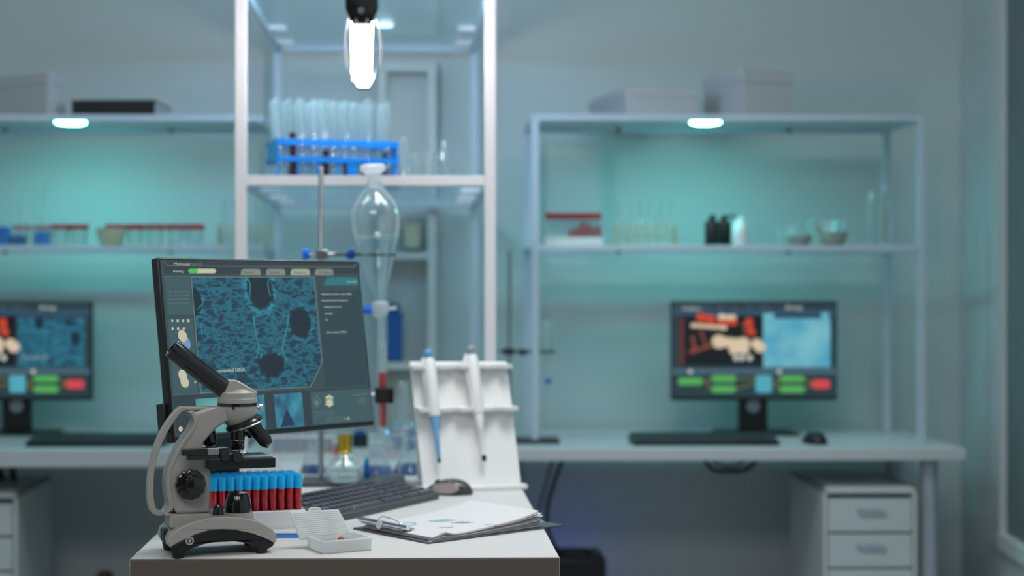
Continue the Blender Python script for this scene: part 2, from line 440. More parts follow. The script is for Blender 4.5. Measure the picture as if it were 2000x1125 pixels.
def teal(label, px, D, zb):
    e = thing('puck_light', label, 'light', (xat(px, D), D, zb), 0)
    MB().lathe([(.052, 0), (.052, -.004), (.048, -.006)], seg=32).build('housing', WHMET, e)
    MB().lathe([(.046, -.0055), (.046, -.009), (.042, -.011)], seg=32).build('diffuser', TEALE, e)
teal('glowing teal puck light under the top shelf at the right', 1378, BD+.07, ZBT-.0105)
teal('glowing teal puck light under the top shelf at the left', 138, BD+.07, ZLT-.0105)

# narrow bookcase on the wall behind the tall shelving
BK = 5.19
bk = thing('bookcase', 'narrow white open bookcase behind the tall glass shelving', 'bookcase', (xat(738, BK), BK, DESK), 1.31)
bw = xat(852, BK)-xat(738, BK); bh = zat(118, BK)-DESK
bd = .11; m = MB()
bcm = pbr('bookcase_white', (.62, .66, .64), .5, var=.02)
m.box(0, .028, 0, bd, 0, bh); m.box(bw-.028, bw, 0, bd, 0, bh); m.build('side_panel', bcm, bk, smooth=False)
MB().box(.028, bw-.028, 0, bd, bh-.035, bh).build('top_panel', bcm, bk, smooth=False)
MB().box(.028, bw-.028, bd-.008, bd, 0, bh-.035).build('back_panel', bcm, bk, smooth=False)
for py in (500, 715):
    z = zat(py, BK)-DESK; MB().box(.028, bw-.028, 0, bd-.008, z-.010, z+.012).build('shelf', bcm, bk, smooth=False)
zs1 = zat(708, BK)+.0015; zs0 = zat(493, BK)+.002
def onbk(px, dy=.05): return (xat(px, BK+dy), BK+dy)
x, y = onbk(769)
o = thing('storage_box', 'blue box with a rounded lid tab on the lower bookcase shelf', 'box', (x, y, zs1), 1.3)
MB().box(-.030, .030, -.035, .035, 0, .165).build('body', BLUEBOX, o, bevel=.003)
MB().box(-.020, .020, -.030, .030, .165, .193).build('lid', BLUEBOX, o, bevel=.006)
x, y = onbk(806)
o = thing('jar', 'pale yellow square jar with glass base on the middle bookcase shelf', 'jar', (x, y, zs0), 0)
MB().box(-.027, .027, -.027, .027, .012, .095).build('body', BEIGE, o, bevel=.006)
MB().box(-.030, .030, -.030, .030, 0, .012).build('base', GLASSM, o, bevel=.004)
MB().cyl((0, 0, .095), (0, 0, .12), .018).build('neck', GLASSM, o)
# ================================================================ MONITORS
def Mfit(X, D, Z, yaw, til):
    return Matrix.Translation((X, D, CZ+Z)) @ Matrix.Rotation(yaw, 4, 'Z') @ Matrix.Rotation(til, 4, 'X')
class Screen:
    """vector artwork on the panel plane, addressed with photo pixels on that plane"""
    def __init__(s, M):
        s.M = M; s.Mi = M.inverted(); s.o = s.Mi @ Vector((0, 0, CZ)); s.mb = MB(); s.mats = []; s.L = 0
    def uv(s, px, py):
        d = s.Mi @ P(px, py, 1.0) - s.o; t = (0 - s.o.y)/d.y; p = s.o + d*t; return (p.x, p.z)
    def mat(s, m):
        if m not in s.mats: s.mats.append(m)
        s.mb.mi = s.mats.index(m)
    def pl(s, uvs, m, layer=1):
        s.mat(m); s.mb.poly([(u, -.00025*layer, v) for u, v in uvs])
    def poly(s, pts, m, layer=1): s.pl([s.uv(*p) for p in pts], m, layer)
    def rect(s, x0, y0, x1, y1, m, layer=1): s.poly([(x0, y0), (x0, y1), (x1, y1), (x1, y0)], m, layer)
    def rrect(s, x0, y0, x1, y1, r, m, layer=1):
        pts = []
        for cx, cy, a0 in ((x1-r, y0+r, -90), (x1-r, y1-r, 0), (x0+r, y1-r, 90), (x0+r, y0+r, 180)):
            for k in range(5): a = R(a0+k*22.5); pts.append((cx+r*math.cos(a), cy+r*math.sin(a)))
        s.poly(pts, m, layer)
    def ell(s, cx, cy, rx_, ry_, m, layer=1, rot=0, n=20):
        s.poly([(cx+rx_*math.cos(t)*math.cos(rot)-ry_*math.sin(t)*math.sin(rot), cy+rx_*math.cos(t)*math.sin(rot)+ry_*math.sin(t)*math.cos(rot)) for t in [2*math.pi*k/n for k in range(n)]], m, layer)
    def line(s, pts, w, m, layer=1):
        for (a, b), (c, d) in zip(pts, pts[1:]):
            l = math.hypot(c-a, d-b) or 1; nx, ny = -(d-b)/l*w/2, (c-a)/l*w/2
            s.poly([(a+nx, b+ny), (c+nx, d+ny), (c-nx, d-ny), (a-nx, b-ny)], m, layer)
    def text(s, body, px, py, hpx, m, layer=2, align='LEFT', wid=1.0):
        u, v = s.uv(px, py); u2, v2 = s.uv(px, py-hpx); ux, _ = s.uv(px+hpx, py)
        s.mat(m); size = (v2-v)/.72
        sx = (ux-u)/(v2-v)*wid
        s.mb.text(body, Matrix.Translation((u, -.00025*layer, v)) @ Matrix.Rotation(R(90), 4, 'X') @ Matrix.Diagonal((sx, 1, 1, 1)), size, align=align)

def micro_img(name, holes, s=1.0, scale=38):
    """teal ridged micrograph with dark pits, procedural"""
    m, nt, out = _new(name); N = nt.nodes.new; L = nt.links.new
    tc = N('ShaderNodeTexCoord'); mp = N('ShaderNodeMapping'); mp.inputs['Scale'].default_value = (1.0, 1, 2.3)
    L(tc.outputs['Object'], mp.inputs[0])
    nz = N('ShaderNodeTexNoise'); nz.inputs['Scale'].default_value = scale; nz.inputs['Detail'].default_value = 6; nz.inputs['Roughness'].default_value = .62
    nz.inputs['Distortion'].default_value = .3; L(mp.outputs[0], nz.inputs['Vector'])
    ab = N('ShaderNodeMath'); ab.operation = 'SUBTRACT'; ab.inputs[1].default_value = .5; L(nz.outputs['Fac'], ab.inputs[0])
    a2 = N('ShaderNodeMath'); a2.operation = 'ABSOLUTE'; L(ab.outputs[0], a2.inputs[0])
    rm = N('ShaderNodeMapRange'); rm.inputs['From Min'].default_value = 0; rm.inputs['From Max'].default_value = .085
    rm.inputs['To Min'].default_value = .62; rm.inputs['To Max'].default_value = .20; L(a2.outputs[0], rm.inputs['Value'])
    val = rm.outputs[0]
    for hx, hz, ax, az, rim in holes:
        v = N('ShaderNodeVectorMath'); v.operation = 'SUBTRACT'; v.inputs[1].default_value = (hx, 0, hz); L(tc.outputs['Object'], v.inputs[0])
        w = N('ShaderNodeVectorMath'); w.operation = 'MULTIPLY'; w.inputs[1].default_value = (1/ax, 0, 1/az); L(v.outputs[0], w.inputs[0])
        l = N('ShaderNodeVectorMath'); l.operation = 'LENGTH'; L(w.outputs[0], l.inputs[0])
        jit = N('ShaderNodeMath'); jit.operation = 'MULTIPLY_ADD'; L(nz.outputs['Fac'], jit.inputs[0]); jit.inputs[1].default_value = .8; L(l.outputs['Value'], jit.inputs[2])
        k = N('ShaderNodeValToRGB'); cr = k.color_ramp
        cr.elements[0].position = .0; cr.elements[0].color = (0, 0, 0, 1); cr.elements[1].position = 1; cr.elements[1].color = (.5, .5, .5, 1)
        e = cr.elements.new(.56); e.color = (.03, .03, .03, 1); e = cr.elements.new(.66); e.color = (.5+.5*rim,)*3+(1,); e = cr.elements.new(.78); e.color = (.5, .5, .5, 1)
        hf = N('ShaderNodeMath'); hf.operation = 'MULTIPLY'; hf.inputs[1].default_value = .5; L(jit.outputs[0], hf.inputs[0]); L(hf.outputs[0], k.inputs[0])
        mu = N('ShaderNodeMath'); mu.operation = 'MULTIPLY'; L(val, mu.inputs[0]); L(k.outputs[0], mu.inputs[1])
        m2 = N('ShaderNodeMath'); m2.operation = 'MULTIPLY'; m2.inputs[1].default_value = 2; L(mu.outputs[0], m2.inputs[0]); val = m2.outputs[0]
    cr = N('ShaderNodeValToRGB'); e = cr.color_ramp
    e.elements[0].position = 0; e.elements[0].color = (*s2l((22, 40, 54)), 1)
    e.elements[1].position = 1.0; e.elements[1].color = (*s2l((70, 185, 205)), 1)
    k = e.elements.new(.22); k.color = (*s2l((26, 66, 90)), 1); k = e.elements.new(.6); k.color = (*s2l((44, 126, 150)), 1)
    L(val, cr.inputs[0])
    b = N('ShaderNodeBsdfPrincipled'); b.inputs['Base Color'].default_value = (.012, .014, .016, 1); b.inputs['Roughness'].default_value = .35
    b.inputs['Emission Strength'].default_value = s; L(cr.outputs[0], b.inputs['Emission Color']); L(b.outputs[0], out.inputs[0])
    return m
def blobs_img(name, c0, c1, scale=6, s=1.0):
    m, nt, out = _new(name); N = nt.nodes.new; L = nt.links.new
    tc = N('ShaderNodeTexCoord'); nz = N('ShaderNodeTexNoise'); nz.inputs['Scale'].default_value = scale; nz.inputs['Detail'].default_value = 2
    L(tc.outputs['Object'], nz.inputs['Vector'])
    cr = N('ShaderNodeValToRGB'); e = cr.color_ramp; e.elements[0].position = .3; e.elements[0].color = (*s2l(c0), 1); e.elements[1].position = .68; e.elements[1].color = (*s2l(c1), 1)
    L(nz.outputs['Fac'], cr.inputs[0])
    b = N('ShaderNodeBsdfPrincipled'); b.inputs['Base Color'].default_value = (.012, .014, .016, 1); b.inputs['Roughness'].default_value = .35
    b.inputs['Emission Strength'].default_value = s; L(cr.outputs[0], b.inputs['Emission Color']); L(b.outputs[0], out.inputs[0])
    return m
ui_bg = lcd('ui_slate', (52, 74, 80), .85); ui_bar = lcd('ui_bar', (44, 58, 64), .85); ui_pan = lcd('ui_panel', (62, 92, 98), .8); ui_line = lcd('ui_line', (112, 130, 132), .9)
ui_txt = lcd('ui_text', (190, 200, 190), 1.0); ui_dim = lcd('ui_dim_text', (110, 126, 126), .9); ui_tab = lcd('ui_tab', (128, 138, 126), .9); ui_tab2 = lcd('ui_tab_lit', (160, 168, 146), .9)
ui_green = lcd('ui_green', (70, 190, 90), .9); ui_teal = lcd('ui_teal_band', (40, 116, 124), .9); ui_cream = lcd('ui_cream', (196, 196, 172), .9)
ui_blue = lcd('ui_pale_blue', (120, 150, 196), .9); ui_dark = lcd('ui_dark', (44, 66, 74), .85)
ui_mid = blobs_img('ui_thumb_teal', (38, 110, 122), (110, 176, 176), 12, .8); ui_mid2 = blobs_img('ui_thumb_blue', (28, 70, 105), (70, 165, 190), 22, .8)

# ---- foreground monitor
PW, PH = .52, .35
MM = Mfit(-.356, 3.122, -.108, .811, -.141)
foot = MM @ Vector((.02, .09, 0))
mon = thing('computer_monitor', 'large black monitor showing a teal cell micrograph, turned beside the microscope', 'monitor', (foot.x, foot.y+.05, DESK), math.degrees(.811))
LM = mat_of(mon).inverted() @ MM          # panel plane -> local frame
m = MB(); m.box(-PW/2, PW/2, .0006, .022, -PH/2, PH/2, LM)
hous = m.build('housing', BLACKP, mon, bevel=.003)
m = MB(); m.box(-.10, .14, .0222, .045, -.11, .10, LM); m.build('rear_cover', DGREY, mon, bevel=.006)
S = Screen(MM)
def c2(x, y): return (300+x/3.0409, 490+y/3.0409)
def q2(L): return [c2(*p) for p in L]
img_poly = q2([(222, 155), (952, 155), (1000, 665), (930, 808), (278, 845)])
u_h = [S.uv(*c2(630, 225)), S.uv(*c2(870, 425)), S.uv(*c2(245, 300)), S.uv(*c2(700, 680))]
hs = [(u_h[0][0], u_h[0][1], .040, .052, .6), (u_h[1][0], u_h[1][1], .034, .038, .25), (u_h[2][0], u_h[2][1], .020, .032, .4), (u_h[3][0], u_h[3][1], .040, .030, .1)]
img = micro_img('micrograph_teal', hs, .64, 30)
bez = .010
S.pl([(-PW/2+bez*.55, -PH/2+bez), (PW/2-bez*.55, -PH/2+bez), (PW/2-bez*.55, PH/2-bez*.5), (-PW/2+bez*.55, PH/2-bez*.5)], ui_bg, 0)
S.poly(q2([(60, 60), (1220, 75), (1224, 135), (64, 135)]), ui_bar, 1)
S.line(q2([(60, 60), (82, 88), (480, 92), (1190, 95), (1205, 75)]), 1.0, ui_line, 2)
S.line(q2([(55, 153), (222, 152)]), .8, ui_line, 2)
S.poly(img_poly, img, 2)
S.line(img_poly+[img_poly[0]], 1.5, ui_line, 3)
ridge = lcd('micrograph_ridge', (58, 160, 178), .7)
for L_, w_ in (([(590, 375), (598, 440), (612, 520), (622, 580), (606, 640)], 3.0), ([(622, 560), (640, 610), (634, 640)], 2), ([(800, 395), (788, 470), (772, 540), (768, 590), (790, 650)], 3.0), ([(768, 580), (752, 610), (735, 620)], 2), ([(555, 165), (572, 200), (568, 270), (560, 300)], 2.6), ([(682, 165), (678, 210), (694, 270)], 2.6), ([(282, 280), (290, 310), (262, 345)], 2.6), ([(282, 430), (284, 500)], 2), ([(590, 420), (630, 360), (700, 350), (770, 375), (800, 400)], 1.6), ([(955, 400), (950, 450), (925, 480)], 2.4)):
    S.line([(v.x, v.y) for v in smoothpath([(*c2(*p), 0) for p in L_], 5)], w_*.6, ridge, 3)
def tM(s, body, x, y, h, m, L=3, wid=1): p = c2(x, y); s.text(body, p[0], p[1], h/3.04, m, L, wid=wid)
tM(S, 'Molecular', 120, 85, 18, ui_txt); tM(S, 'search', 224, 85, 18, ui_dim)
tM(S, 'Analyzing...', 114, 127, 14, ui_txt, wid=.8)
p0 = c2(205, 106); p1 = c2(370, 133); S.rrect(p0[0], p0[1], p1[0], p1[1], 4.2, ui_cream, 2); p1 = c2(262, 133); S.rrect(p0[0], p0[1], p1[0], p1[1], 3.9, ui_green, 3)
for i, (a, b, tx) in enumerate(((517, 636, 'Results'), (666, 782, 'Samples'), (812, 928, 'Sequences'), (957, 1068, 'Workflows'))):
    S.poly(q2([(a, 144), (a+3, 114), (a+14, 107), (b-14, 107), (b-3, 114), (b, 144)]), ui_tab2 if i == 2 else ui_tab, 2)
    tM(S, tx, a+22, 133, 13, ui_dark)
S.poly(q2([(60, 158), (215, 158), (236, 380), (80, 382)]), ui_pan, 1)
for j in range(4):
    tM(S, ('Read', 'Index', 'Depth', 'Type')[j], 84+j*2, 247+j*23, 9, ui_dim, 2)
    for i in range(7): S.rect(*c2(124+i*13+j*1.5, 238+j*23), *c2(129+i*13+j*1.5, 245+j*23), ui_dim, 2)
S.poly(q2([(82, 402), (232, 400), (262, 842), (118, 848)]), ui_pan, 1)
for i in range(4): cx_, cy_ = c2(110+32*i, 415); S.ell(cx_, cy_, 2.4, 3.4, ui_cream, 2, n=6 if i % 2 else 4)
for i in range(3): cx_, cy_ = c2(112+33*i, 462); S.ell(cx_, cy_, 2.4, 3.2, ui_cream, 2, n=7)
S.ell(*c2(170, 505), 8.5, 12, ui_cream, 3, rot=-.35); S.ell(*c2(192, 545), 8, 14, ui_blue, 2, rot=-.35)
S.ell(*c2(172, 740), 8, 12, ui_cream, 2, rot=-.3); S.ell(*c2(184, 780), 8, 11, ui_cream, 2, rot=-.3); S.ell(*c2(246, 779), 1.6, 2.2, ui_cream, 2)
S.ell(*c2(160, 1058), 4, 5, ui_cream, 2)
tM(S, 'Double-stranded DNA', 288, 727, 24, ui_txt, 4, .84); tM(S, 'Sequence description', 300, 743, 10, ui_dim, 4, .85)
S.poly(q2([(1030, 155), (1208, 158), (1212, 205), (1008, 207)]), ui_teal, 2)
tM(S, 'Restriction', 1148, 188, 11, ui_txt, 3, .9)
S.poly(q2([(985, 235), (1235, 235), (1272, 795), (1022, 808), (998, 560)]), ui_dark, 1)
for (x, y, w, tx) in ((995, 262, 0, 'Analyzing the test phase 1 scope +20060'), (996, 300, 0, 'Analyzing the Some electrophoresis'), (1010, 338, 0, 'Analyzing the Some info'), (1015, 378, 0, 'Arithmetic'), (1018, 414, 0, 'Seq.'), (1026, 490, 0, 'Arabic I quantum +5000US,')):
    tM(S, tx, x, y, 12, ui_txt, 2, .66)
for j in range(9): cx_, cy_ = c2(1218+5.5*j, 220+j*66); S.ell(cx_, cy_, .8, 1.2, ui_dim, 2, n=6)
S.poly(q2([(112, 862), (1285, 812), (1305, 1010), (135, 1090)]), ui_bar, 1)
S.line(q2([(112, 855), (282, 847)]), .8, ui_line, 2)
S.poly(q2([(248, 880), (430, 868), (445, 1075), (262, 1085)]), ui_mid, 2)
S.poly(q2([(560, 862), (655, 855), (668, 1050), (575, 1062)]), ui_mid2, 2)
S.poly(q2([(712, 852), (878, 840), (896, 1042), (730, 1055)]), ui_mid2, 2)
S.poly(q2([(752, 1050), (790, 935), (838, 1035)]), lcd('ui_thumb_shape', (22, 52, 80), .8), 3)
S.poly(q2([(928, 838), (1285, 815), (1304, 1010), (945, 1035)]), ui_pan, 2)
cx_, cy_ = c2(968, 893); S.line([(cx_, cy_-11), (cx_+8, cy_), (cx_, cy_+11), (cx_-8, cy_), (cx_, cy_-11)], 1.2, ui_dim, 3); S.ell(cx_, cy_+2, 3, 5, ui_dim, 3)
for k in range(4):
    cx_, cy_ = c2(1042, 870+k*14); S.poly([(cx_-9, cy_), (cx_, cy_-5), (cx_+9, cy_), (cx_, cy_+5)], ui_cream if k != 1 else ui_tab2, 3+k)
tM(S, 'Temperature of the molecule', 952, 965, 9, ui_dim, 3, .8); tM(S, 'genetic profile composition results', 955, 980, 8, ui_dim, 3, .75)
S.line(q2([(1178, 858), (1268, 850)]), 1.0, ui_dim, 3)
for k in range(3): S.line(q2([(1212, 882+k*14), (1262, 878+k*14)]), .8, ui_dim, 3)
S.line(q2([(1030, 992), (1165, 984), (1166, 1002), (1031, 1010), (1030, 992)]), .7, ui_dim, 3)
for x in (1132, 1175, 1152): pass
S.ell(*c2(1155, 996), 1.6, 2.2, ui_cream, 3); S.ell(*c2(1136, 997), 1.6, 2.2, ui_tab, 3)
dsp = S.mb.build('display', S.mats, hous, smooth=False, recalc=False); dsp.matrix_local = LM
# neck and foot
nb = LM @ Vector((.02, .03, -.02))
nx_ = nb.x-.07; ny_ = nb.y+.055
m = MB(); m.box(nx_-.035, nx_+.035, ny_, ny_+.025, .012, nb.z+.05); m.box(nx_-.03, nx_+.03, nb.y-.005, ny_+.005, nb.z-.02, nb.z+.05); m.build('neck', BLACKP, mon, bevel=.003)
m = MB(); m.box(nx_-.05, nx_+.11, ny_, ny_+.105, 0, .012); m.build('foot_plate', BLACKP, mon, bevel=.005)
# small dark clip at the left edge of the panel
m = MB(); m.box(-PW/2-.007, -PW/2+.006, .010, .035, -.155, -.10, LM); m.build('side_clip', BLACKP, mon, bevel=.002)

# ---- background monitors
bg_bar = lcd('bg_bar', (40, 62, 72), .8); bg_top = lcd('bg_top', (52, 84, 110), .8); bg_dark = lcd('bg_dark', (10, 12, 22), .7); bg_low = lcd('bg_low', (38, 60, 68), .8)
bg_mid = lcd('bg_mid', (76, 106, 122), .75); c_or = lcd('art_orange', (205, 68, 40), .9); c_br = lcd('art_brown', (130, 66, 52), .9); c_cr = lcd('art_cream', (220, 200, 172), .9)
c_gr = lcd('flow_green', (84, 172, 88), .9); c_cy = lcd('flow_cyan', (80, 170, 188), .9); c_rd = lcd('flow_red', (214, 70, 76), .9); c_ye = lcd('flow_yellow', (116, 112, 44), .9)
bg_sky = blobs_img('bg_pale_image', (54, 158, 196), (128, 196, 208), 9, .85)
def bone(s, x0, y0, x1, y1, w, m, L=3):
    s.line([(x0, y0), (x1, y1)], w, m, L); s.ell(x0, y0, w*.75, w*.7, m, L); s.ell(x1, y1, w*.75, w*.7, m, L)
def bg_monitor(label, px0, left_img):
    D = 5.06; ox = px0-1312
    W, H = xat(1636, D)-xat(1311, D), (782-588)/F*D
    cx_ = xat((1311+1636)/2+ox, D)
    e = thing('computer_monitor', label, 'monitor', (cx_, D+.02, DESK), RY)
    zc = zat(685, D)
    M = Matrix.Translation((cx_, D, zc)) @ Matrix.Rotation(R(RY), 4, 'Z')
    LMb = mat_of(e).inverted() @ M
    hs_ = MB().box(-W/2, W/2, .0006, .03, -H/2, H/2, LMb).build('housing', BLACKP, e, bevel=.003)
    S = Screen(M)
    def X(x): return 1200+x/3.308+ox
    def Y(y): return 560+y/3.308
    S.rect(X(372), Y(100), X(1434), Y(712), bg_bar, 0)
    S.rect(X(372), Y(150), X(1434), Y(185), bg_top, 1)
    for i, t_ in enumerate(('File', 'Edit', 'View', 'Image', 'Layer', 'Tools', 'Window')): S.text(t_, X(395+i*90), Y(135), 4.4, ui_dim, 2)
    S.text('Analysis', X(440), Y(150), 8, ui_txt, 3); S.text('Biology', X(1105), Y(145), 8, ui_txt, 3)
    S.rect(X(415), Y(188), X(952), Y(512), bg_dark, 2)
    if not left_img:
        S.rect(X(962), Y(205), X(1395), Y(520), bg_sky, 2); S.rect(X(962), Y(170), X(1030), Y(380), bg_sky, 2); S.rect(X(1335), Y(165), X(1385), Y(210), bg_sky, 2)
    else:
        hu = [S.uv(X(1105), Y(230)), S.uv(X(1290), Y(230)), S.uv(X(1340), Y(330))]
        S.rect(X(965), Y(200), X(1395), Y(520), micro_img('micrograph_small', [(hu[0][0], hu[0][1], .022, .03, .3), (hu[1][0], hu[1][1], .02, .014, .2), (hu[2][0], hu[2][1], .02, .03, .2)], .9, 26), 2)
        S.text('Tissue sample view', X(985), Y(465), 5, ui_txt, 3)
    for k in range(16): S.rect(X(422), Y(203+k*19), X(450), Y(213+k*19), c_br, 3)
    bone(S, X(560), Y(200), X(620), Y(212), 13, c_or); bone(S, X(680), Y(230), X(770), Y(230), 9, c_or, 4); bone(S, X(690), Y(195), X(765), Y(200), 9, c_cr, 3)
    bone(S, X(510), Y(250), X(710), Y(265), 7, c_cr); bone(S, X(505), Y(330), X(515), Y(390), 6, c_br); bone(S, X(560), Y(290), X(590), Y(370), 5, c_br)
    bone(S, X(870), Y(225), X(885), Y(295), 10, c_or); bone(S, X(838), Y(240), X(850), Y(290), 7, c_br)
    bone(S, X(500), Y(420), X(640), Y(375), 7, c_br); bone(S, X(675), Y(355), X(830), Y(370), 19, c_cr); bone(S, X(770), Y(410), X(840), Y(410), 12, c_cr); bone(S, X(920), Y(370), X(940), Y(390), 15, c_cr)
    for x in (785, 825, 875): S.ell(X(x), Y(460), 5, 6, ui_txt, 4)
    S.rect(X(372), Y(528), X(1434), Y(565), bg_mid, 1); S.rect(X(372), Y(568), X(1434), Y(695), bg_low, 1)
    for x in (490, 1065): S.ell(X(x), Y(548), 4, 4, ui_txt, 2)
    for x0, y0, x1, y1, mm in ((412, 588, 568, 635, c_gr), (630, 572, 782, 616, c_gr), (630, 638, 782, 684, c_gr), (912, 572, 1016, 684, c_cy), (1070, 574, 1226, 616, c_gr), (1070, 638, 1226, 684, c_gr), (1278, 602, 1392, 658, c_rd)):
        S.rrect(X(x0), Y(y0), X(x1), Y(y1), 4, mm, 3)
    for L_ in ([(568, 612), (605, 612)], [(632, 594), (605, 594), (605, 660), (632, 660)], [(782, 594), (912, 594)], [(782, 660), (912, 625)], [(1016, 630), (1048, 630)], [(1070, 596), (1048, 596), (1048, 660), (1070, 660)], [(1226, 596), (1278, 628), (1226, 660)]):
        S.line([(X(a), Y(b)) for a, b in L_], 2.6, c_ye, 2)
    dsp = S.mb.build('display', S.mats, hs_, smooth=False, recalc=False); dsp.matrix_local = LMb
    zb = zat(782, D)-DESK; k = 1
    nx = xat(1479+ox, D)-cx_
    m = MB().box(nx-.048, nx+.048, .045, .060, .010, zb+.08); nk = m.build('neck', BLACKP, e, bevel=.003)
    part(MB().lathe([(.022, 0), (.022, -.0012)], (nx, .045, zb-.022), (0, 1, 0), 24).build('cable_hole', GREYMET, nk), 'grey ring of the cable hole in the neck')
    MB().box(nx-.12, nx+.135, -.04, .13, 0, .010).build('foot_plate', BLACKP, e, bevel=.004)
    return e
bg_monitor('black monitor with bone image and pale blue panel on the right back desk', 1312, False)
bg_monitor('black monitor cut by the left edge of the view on the left back desk', -145, True)

# ================================================================ KEYBOARDS AND MICE
def bg_keyboard(label, px0, px1, pyf):
    pf = Zp((px0+px1)/2, pyf); D = pf.y
    w = (px1-px0)/F*D
    e = thing('keyboard', label, 'keyboard', (pf.x, D, DESK), RY)
    m = MB(); m.prism([(0, 0), (.145, 0), (.145, .026), (0, .014)], -w/2, w/2, 'yz'); m.build('body', BLACKP, e, bevel=.003)
    m = MB()
    for r in range(6):
        y = .008+r*.022; z = .014+.012*y/.145; n = 20; kw = (w-.012)/n
        for i in range(n): x = -w/2+.006+i*kw; m.box(x+.001, x+kw-.001, y+.001, y+.019, z, z+.007)
    o = m.build('keys', pbr('bg_key_plastic', (.05, .085, .095), .3, var=.1) if 'bg_key_plastic' not in MATS else MATS['bg_key_plastic'], e, smooth=False); o['kind'] = 'stuff'  # teal in the key colour paints in the sheen on black keys
    return e
bg_keyboard('black keyboard in front of the right back monitor', 1238, 1524, 871)
bg_keyboard('black keyboard on the left back desk behind the microscope', 50, 318, 873)
def mouse(label, loc_, yaw, s=1.0, mat_=None):
    e = thing('computer_mouse', label, 'mouse', loc_, yaw)
    m = MB(); n = 14; rings = []
    L_, W_, H_ = .115*s, .068*s, .038*s
    for i in range(n+1):
        t_ = i/n; y = -L_/2+L_*t_; wd = W_/2*(math.sin(math.pi*min(1, max(0, .04+.92*t_)))**.42); h = H_*(math.sin(math.pi*(.06+.9*t_**.8))**.6)
        rings.append([m.bm.verts.new((wd*math.cos(a), y, max(0, h*math.sin(a)**.8) if math.sin(a) > 0 else 0)) for a in [math.pi*k/12 for k in range(13)]])
    for a, b in zip(rings, rings[1:]):
        for k in range(12): m.face([a[k], a[k+1], b[k+1], b[k]])
        m.face([a[12], a[0], b[0], b[12]])
    m.face(rings[0]); m.face(rings[-1][::-1])
    m.build('shell', mat_ or BLACKP, e, angle=60)
    MB().cyl((-.004, L_*.24, H_*.72), (.004, L_*.24, H_*.72), .007*s).build('scroll_wheel', BLACKR, e)
    return e
mouse('black mouse on the right back desk beside the keyboard', tuple(Zp(1591, 866)), 8, 1.0)

# front keyboard
d = Vector((.19, .333, 0)).normalized(); kyaw = math.degrees(math.atan2(d.y, d.x))
KR = Zp(858, 975); KL = .43
kb = thing('keyboard', 'dark grey keyboard lying slanted on the long desk in front of the monitor', 'keyboard', KR - d*KL/2, kyaw)
kd = .142; tilt = .020
m = MB(); m.prism([(0, 0), (kd, .0), (kd, .016+tilt), (kd-.012, .018+tilt), (.004, .015), (0, .011)], -KL/2, KL/2, 'yz'); m.build('body', DGREY, kb, bevel=.002)
key0 = None
def key(x, y, w, dpt=.0155):
    global key0
    z = .0145+(y)/kd*(tilt+.003)
    if key0 is None:
        m = MB(); a, b = .5, .40
        v = [(-a, -a, 0), (a, -a, 0), (a, a, 0), (-a, a, 0), (-b, -b, 1), (b, -b, 1), (b, b, 1), (-b, b, 1)]
        vs = m.pts(v)
        for q in ((0,3,2,1),(4,5,6,7),(0,1,5,4),(1,2,6,5),(2,3,7,6),(3,0,4,7)): m.face([vs[i] for i in q])
        o = m.build('key', KEYM, kb, smooth=False); key0 = o
    else:
        o = key0.copy(); COL.objects.link(o); o.parent = kb
    o.location = (x, y, z); o.scale = (w, dpt, .0065); o.rotation_euler = (math.atan(tilt/kd), 0, 0)
u_ = .0187
rows = [[1.5, 1, 1, 1, 7, 1, 1, 1, 1.5], [1.8]+[1]*11+[2.0], [1.5]+[1]*12+[1.7], [1.3]+[1]*12+[1.9], [1.0]+[1]*12+[2.0], [1.0]+[1]*13]
x0k = -KL/2+.012
for r, row in enumerate(rows):
    x = x0k; sc_ = 15.0/sum(row)
    for w in row:
        wk = w*sc_*u_; key(x+wk/2, .014+r*.0222+(.004 if r == 5 else 0), wk-.0016); x += wk
    xn = x0k+15.3*u_
    for i in range(3 if r < 4 else 3):
        key(xn+(i+.5)*u_, .014+r*.0222+(.004 if r == 5 else 0), u_-.0016)
    if r < 5:
        for i in range(3 if r != 2 else 2): key(xn+(3.35+i+.5)*u_, .014+r*.0222, u_-.0016)
e = mouse('dark grey mouse with a pink-grey side at the end of the front keyboard', (-.004, 3.60, DESK), 75, .95, pbr('mouse_shell', (.05, .055, .062), .22, var=.05))
o = MB().lathe([(0, 0), (.020, .001), (.026, .0045), (.022, .009)], (0, 0, 0), (0, 0, 1), 20, sx=1.25, sy=.5).build('side_grip', pbr('mouse_grip', (.34, .28, .28), .5, var=.1), e)
o.rotation_euler = (R(70), 0, R(-90)); o.location = (-.026, 0, .014)
# ================================================================ MICROSCOPE
mo = Zp(425, 1076)
mic = thing('microscope', 'grey monocular student microscope with black eyepiece tube standing on the desk corner', 'microscope', mo, 20)
def m1(x, y, w=0): return loc(mic, 280+x/2.3206, 640+y/2.3196, w)      # crop 1
def m2(x, y, w=0): return loc(mic, 280+x/4.686, 860+y/4.6875, w)       # crop 2
def m5(x, y, w=0): return loc(mic, 320+x/5.625, 700+y/5.625, w)        # crop of the head
NW = -.058
g_out = [m2(x, y, NW) for x, y in ((242, 975), (228, 930), (250, 868), (330, 810), (450, 755), (600, 716), (750, 703), (900, 712), (1050, 745), (1180, 812), (1222, 870), (1218, 925), (1204, 940))]
g_in = [m2(x, y, NW) for x, y in ((1130, 903), (1000, 853), (850, 824), (720, 815), (600, 825), (480, 860), (380, 905), (300, 945), (252, 980))]
base = MB().prism(g_out+g_in, -.058, .058).build('base', MSGREY, mic, bevel=.006, seg=3)
bk_ = g_in[::-1]+[m2(x, y, NW) for x, y in ((1204, 942), (1188, 972), (1140, 997), (1040, 986), (930, 940), (820, 926), (700, 928), (560, 952), (450, 992), (380, 1026), (300, 1034), (256, 990))]
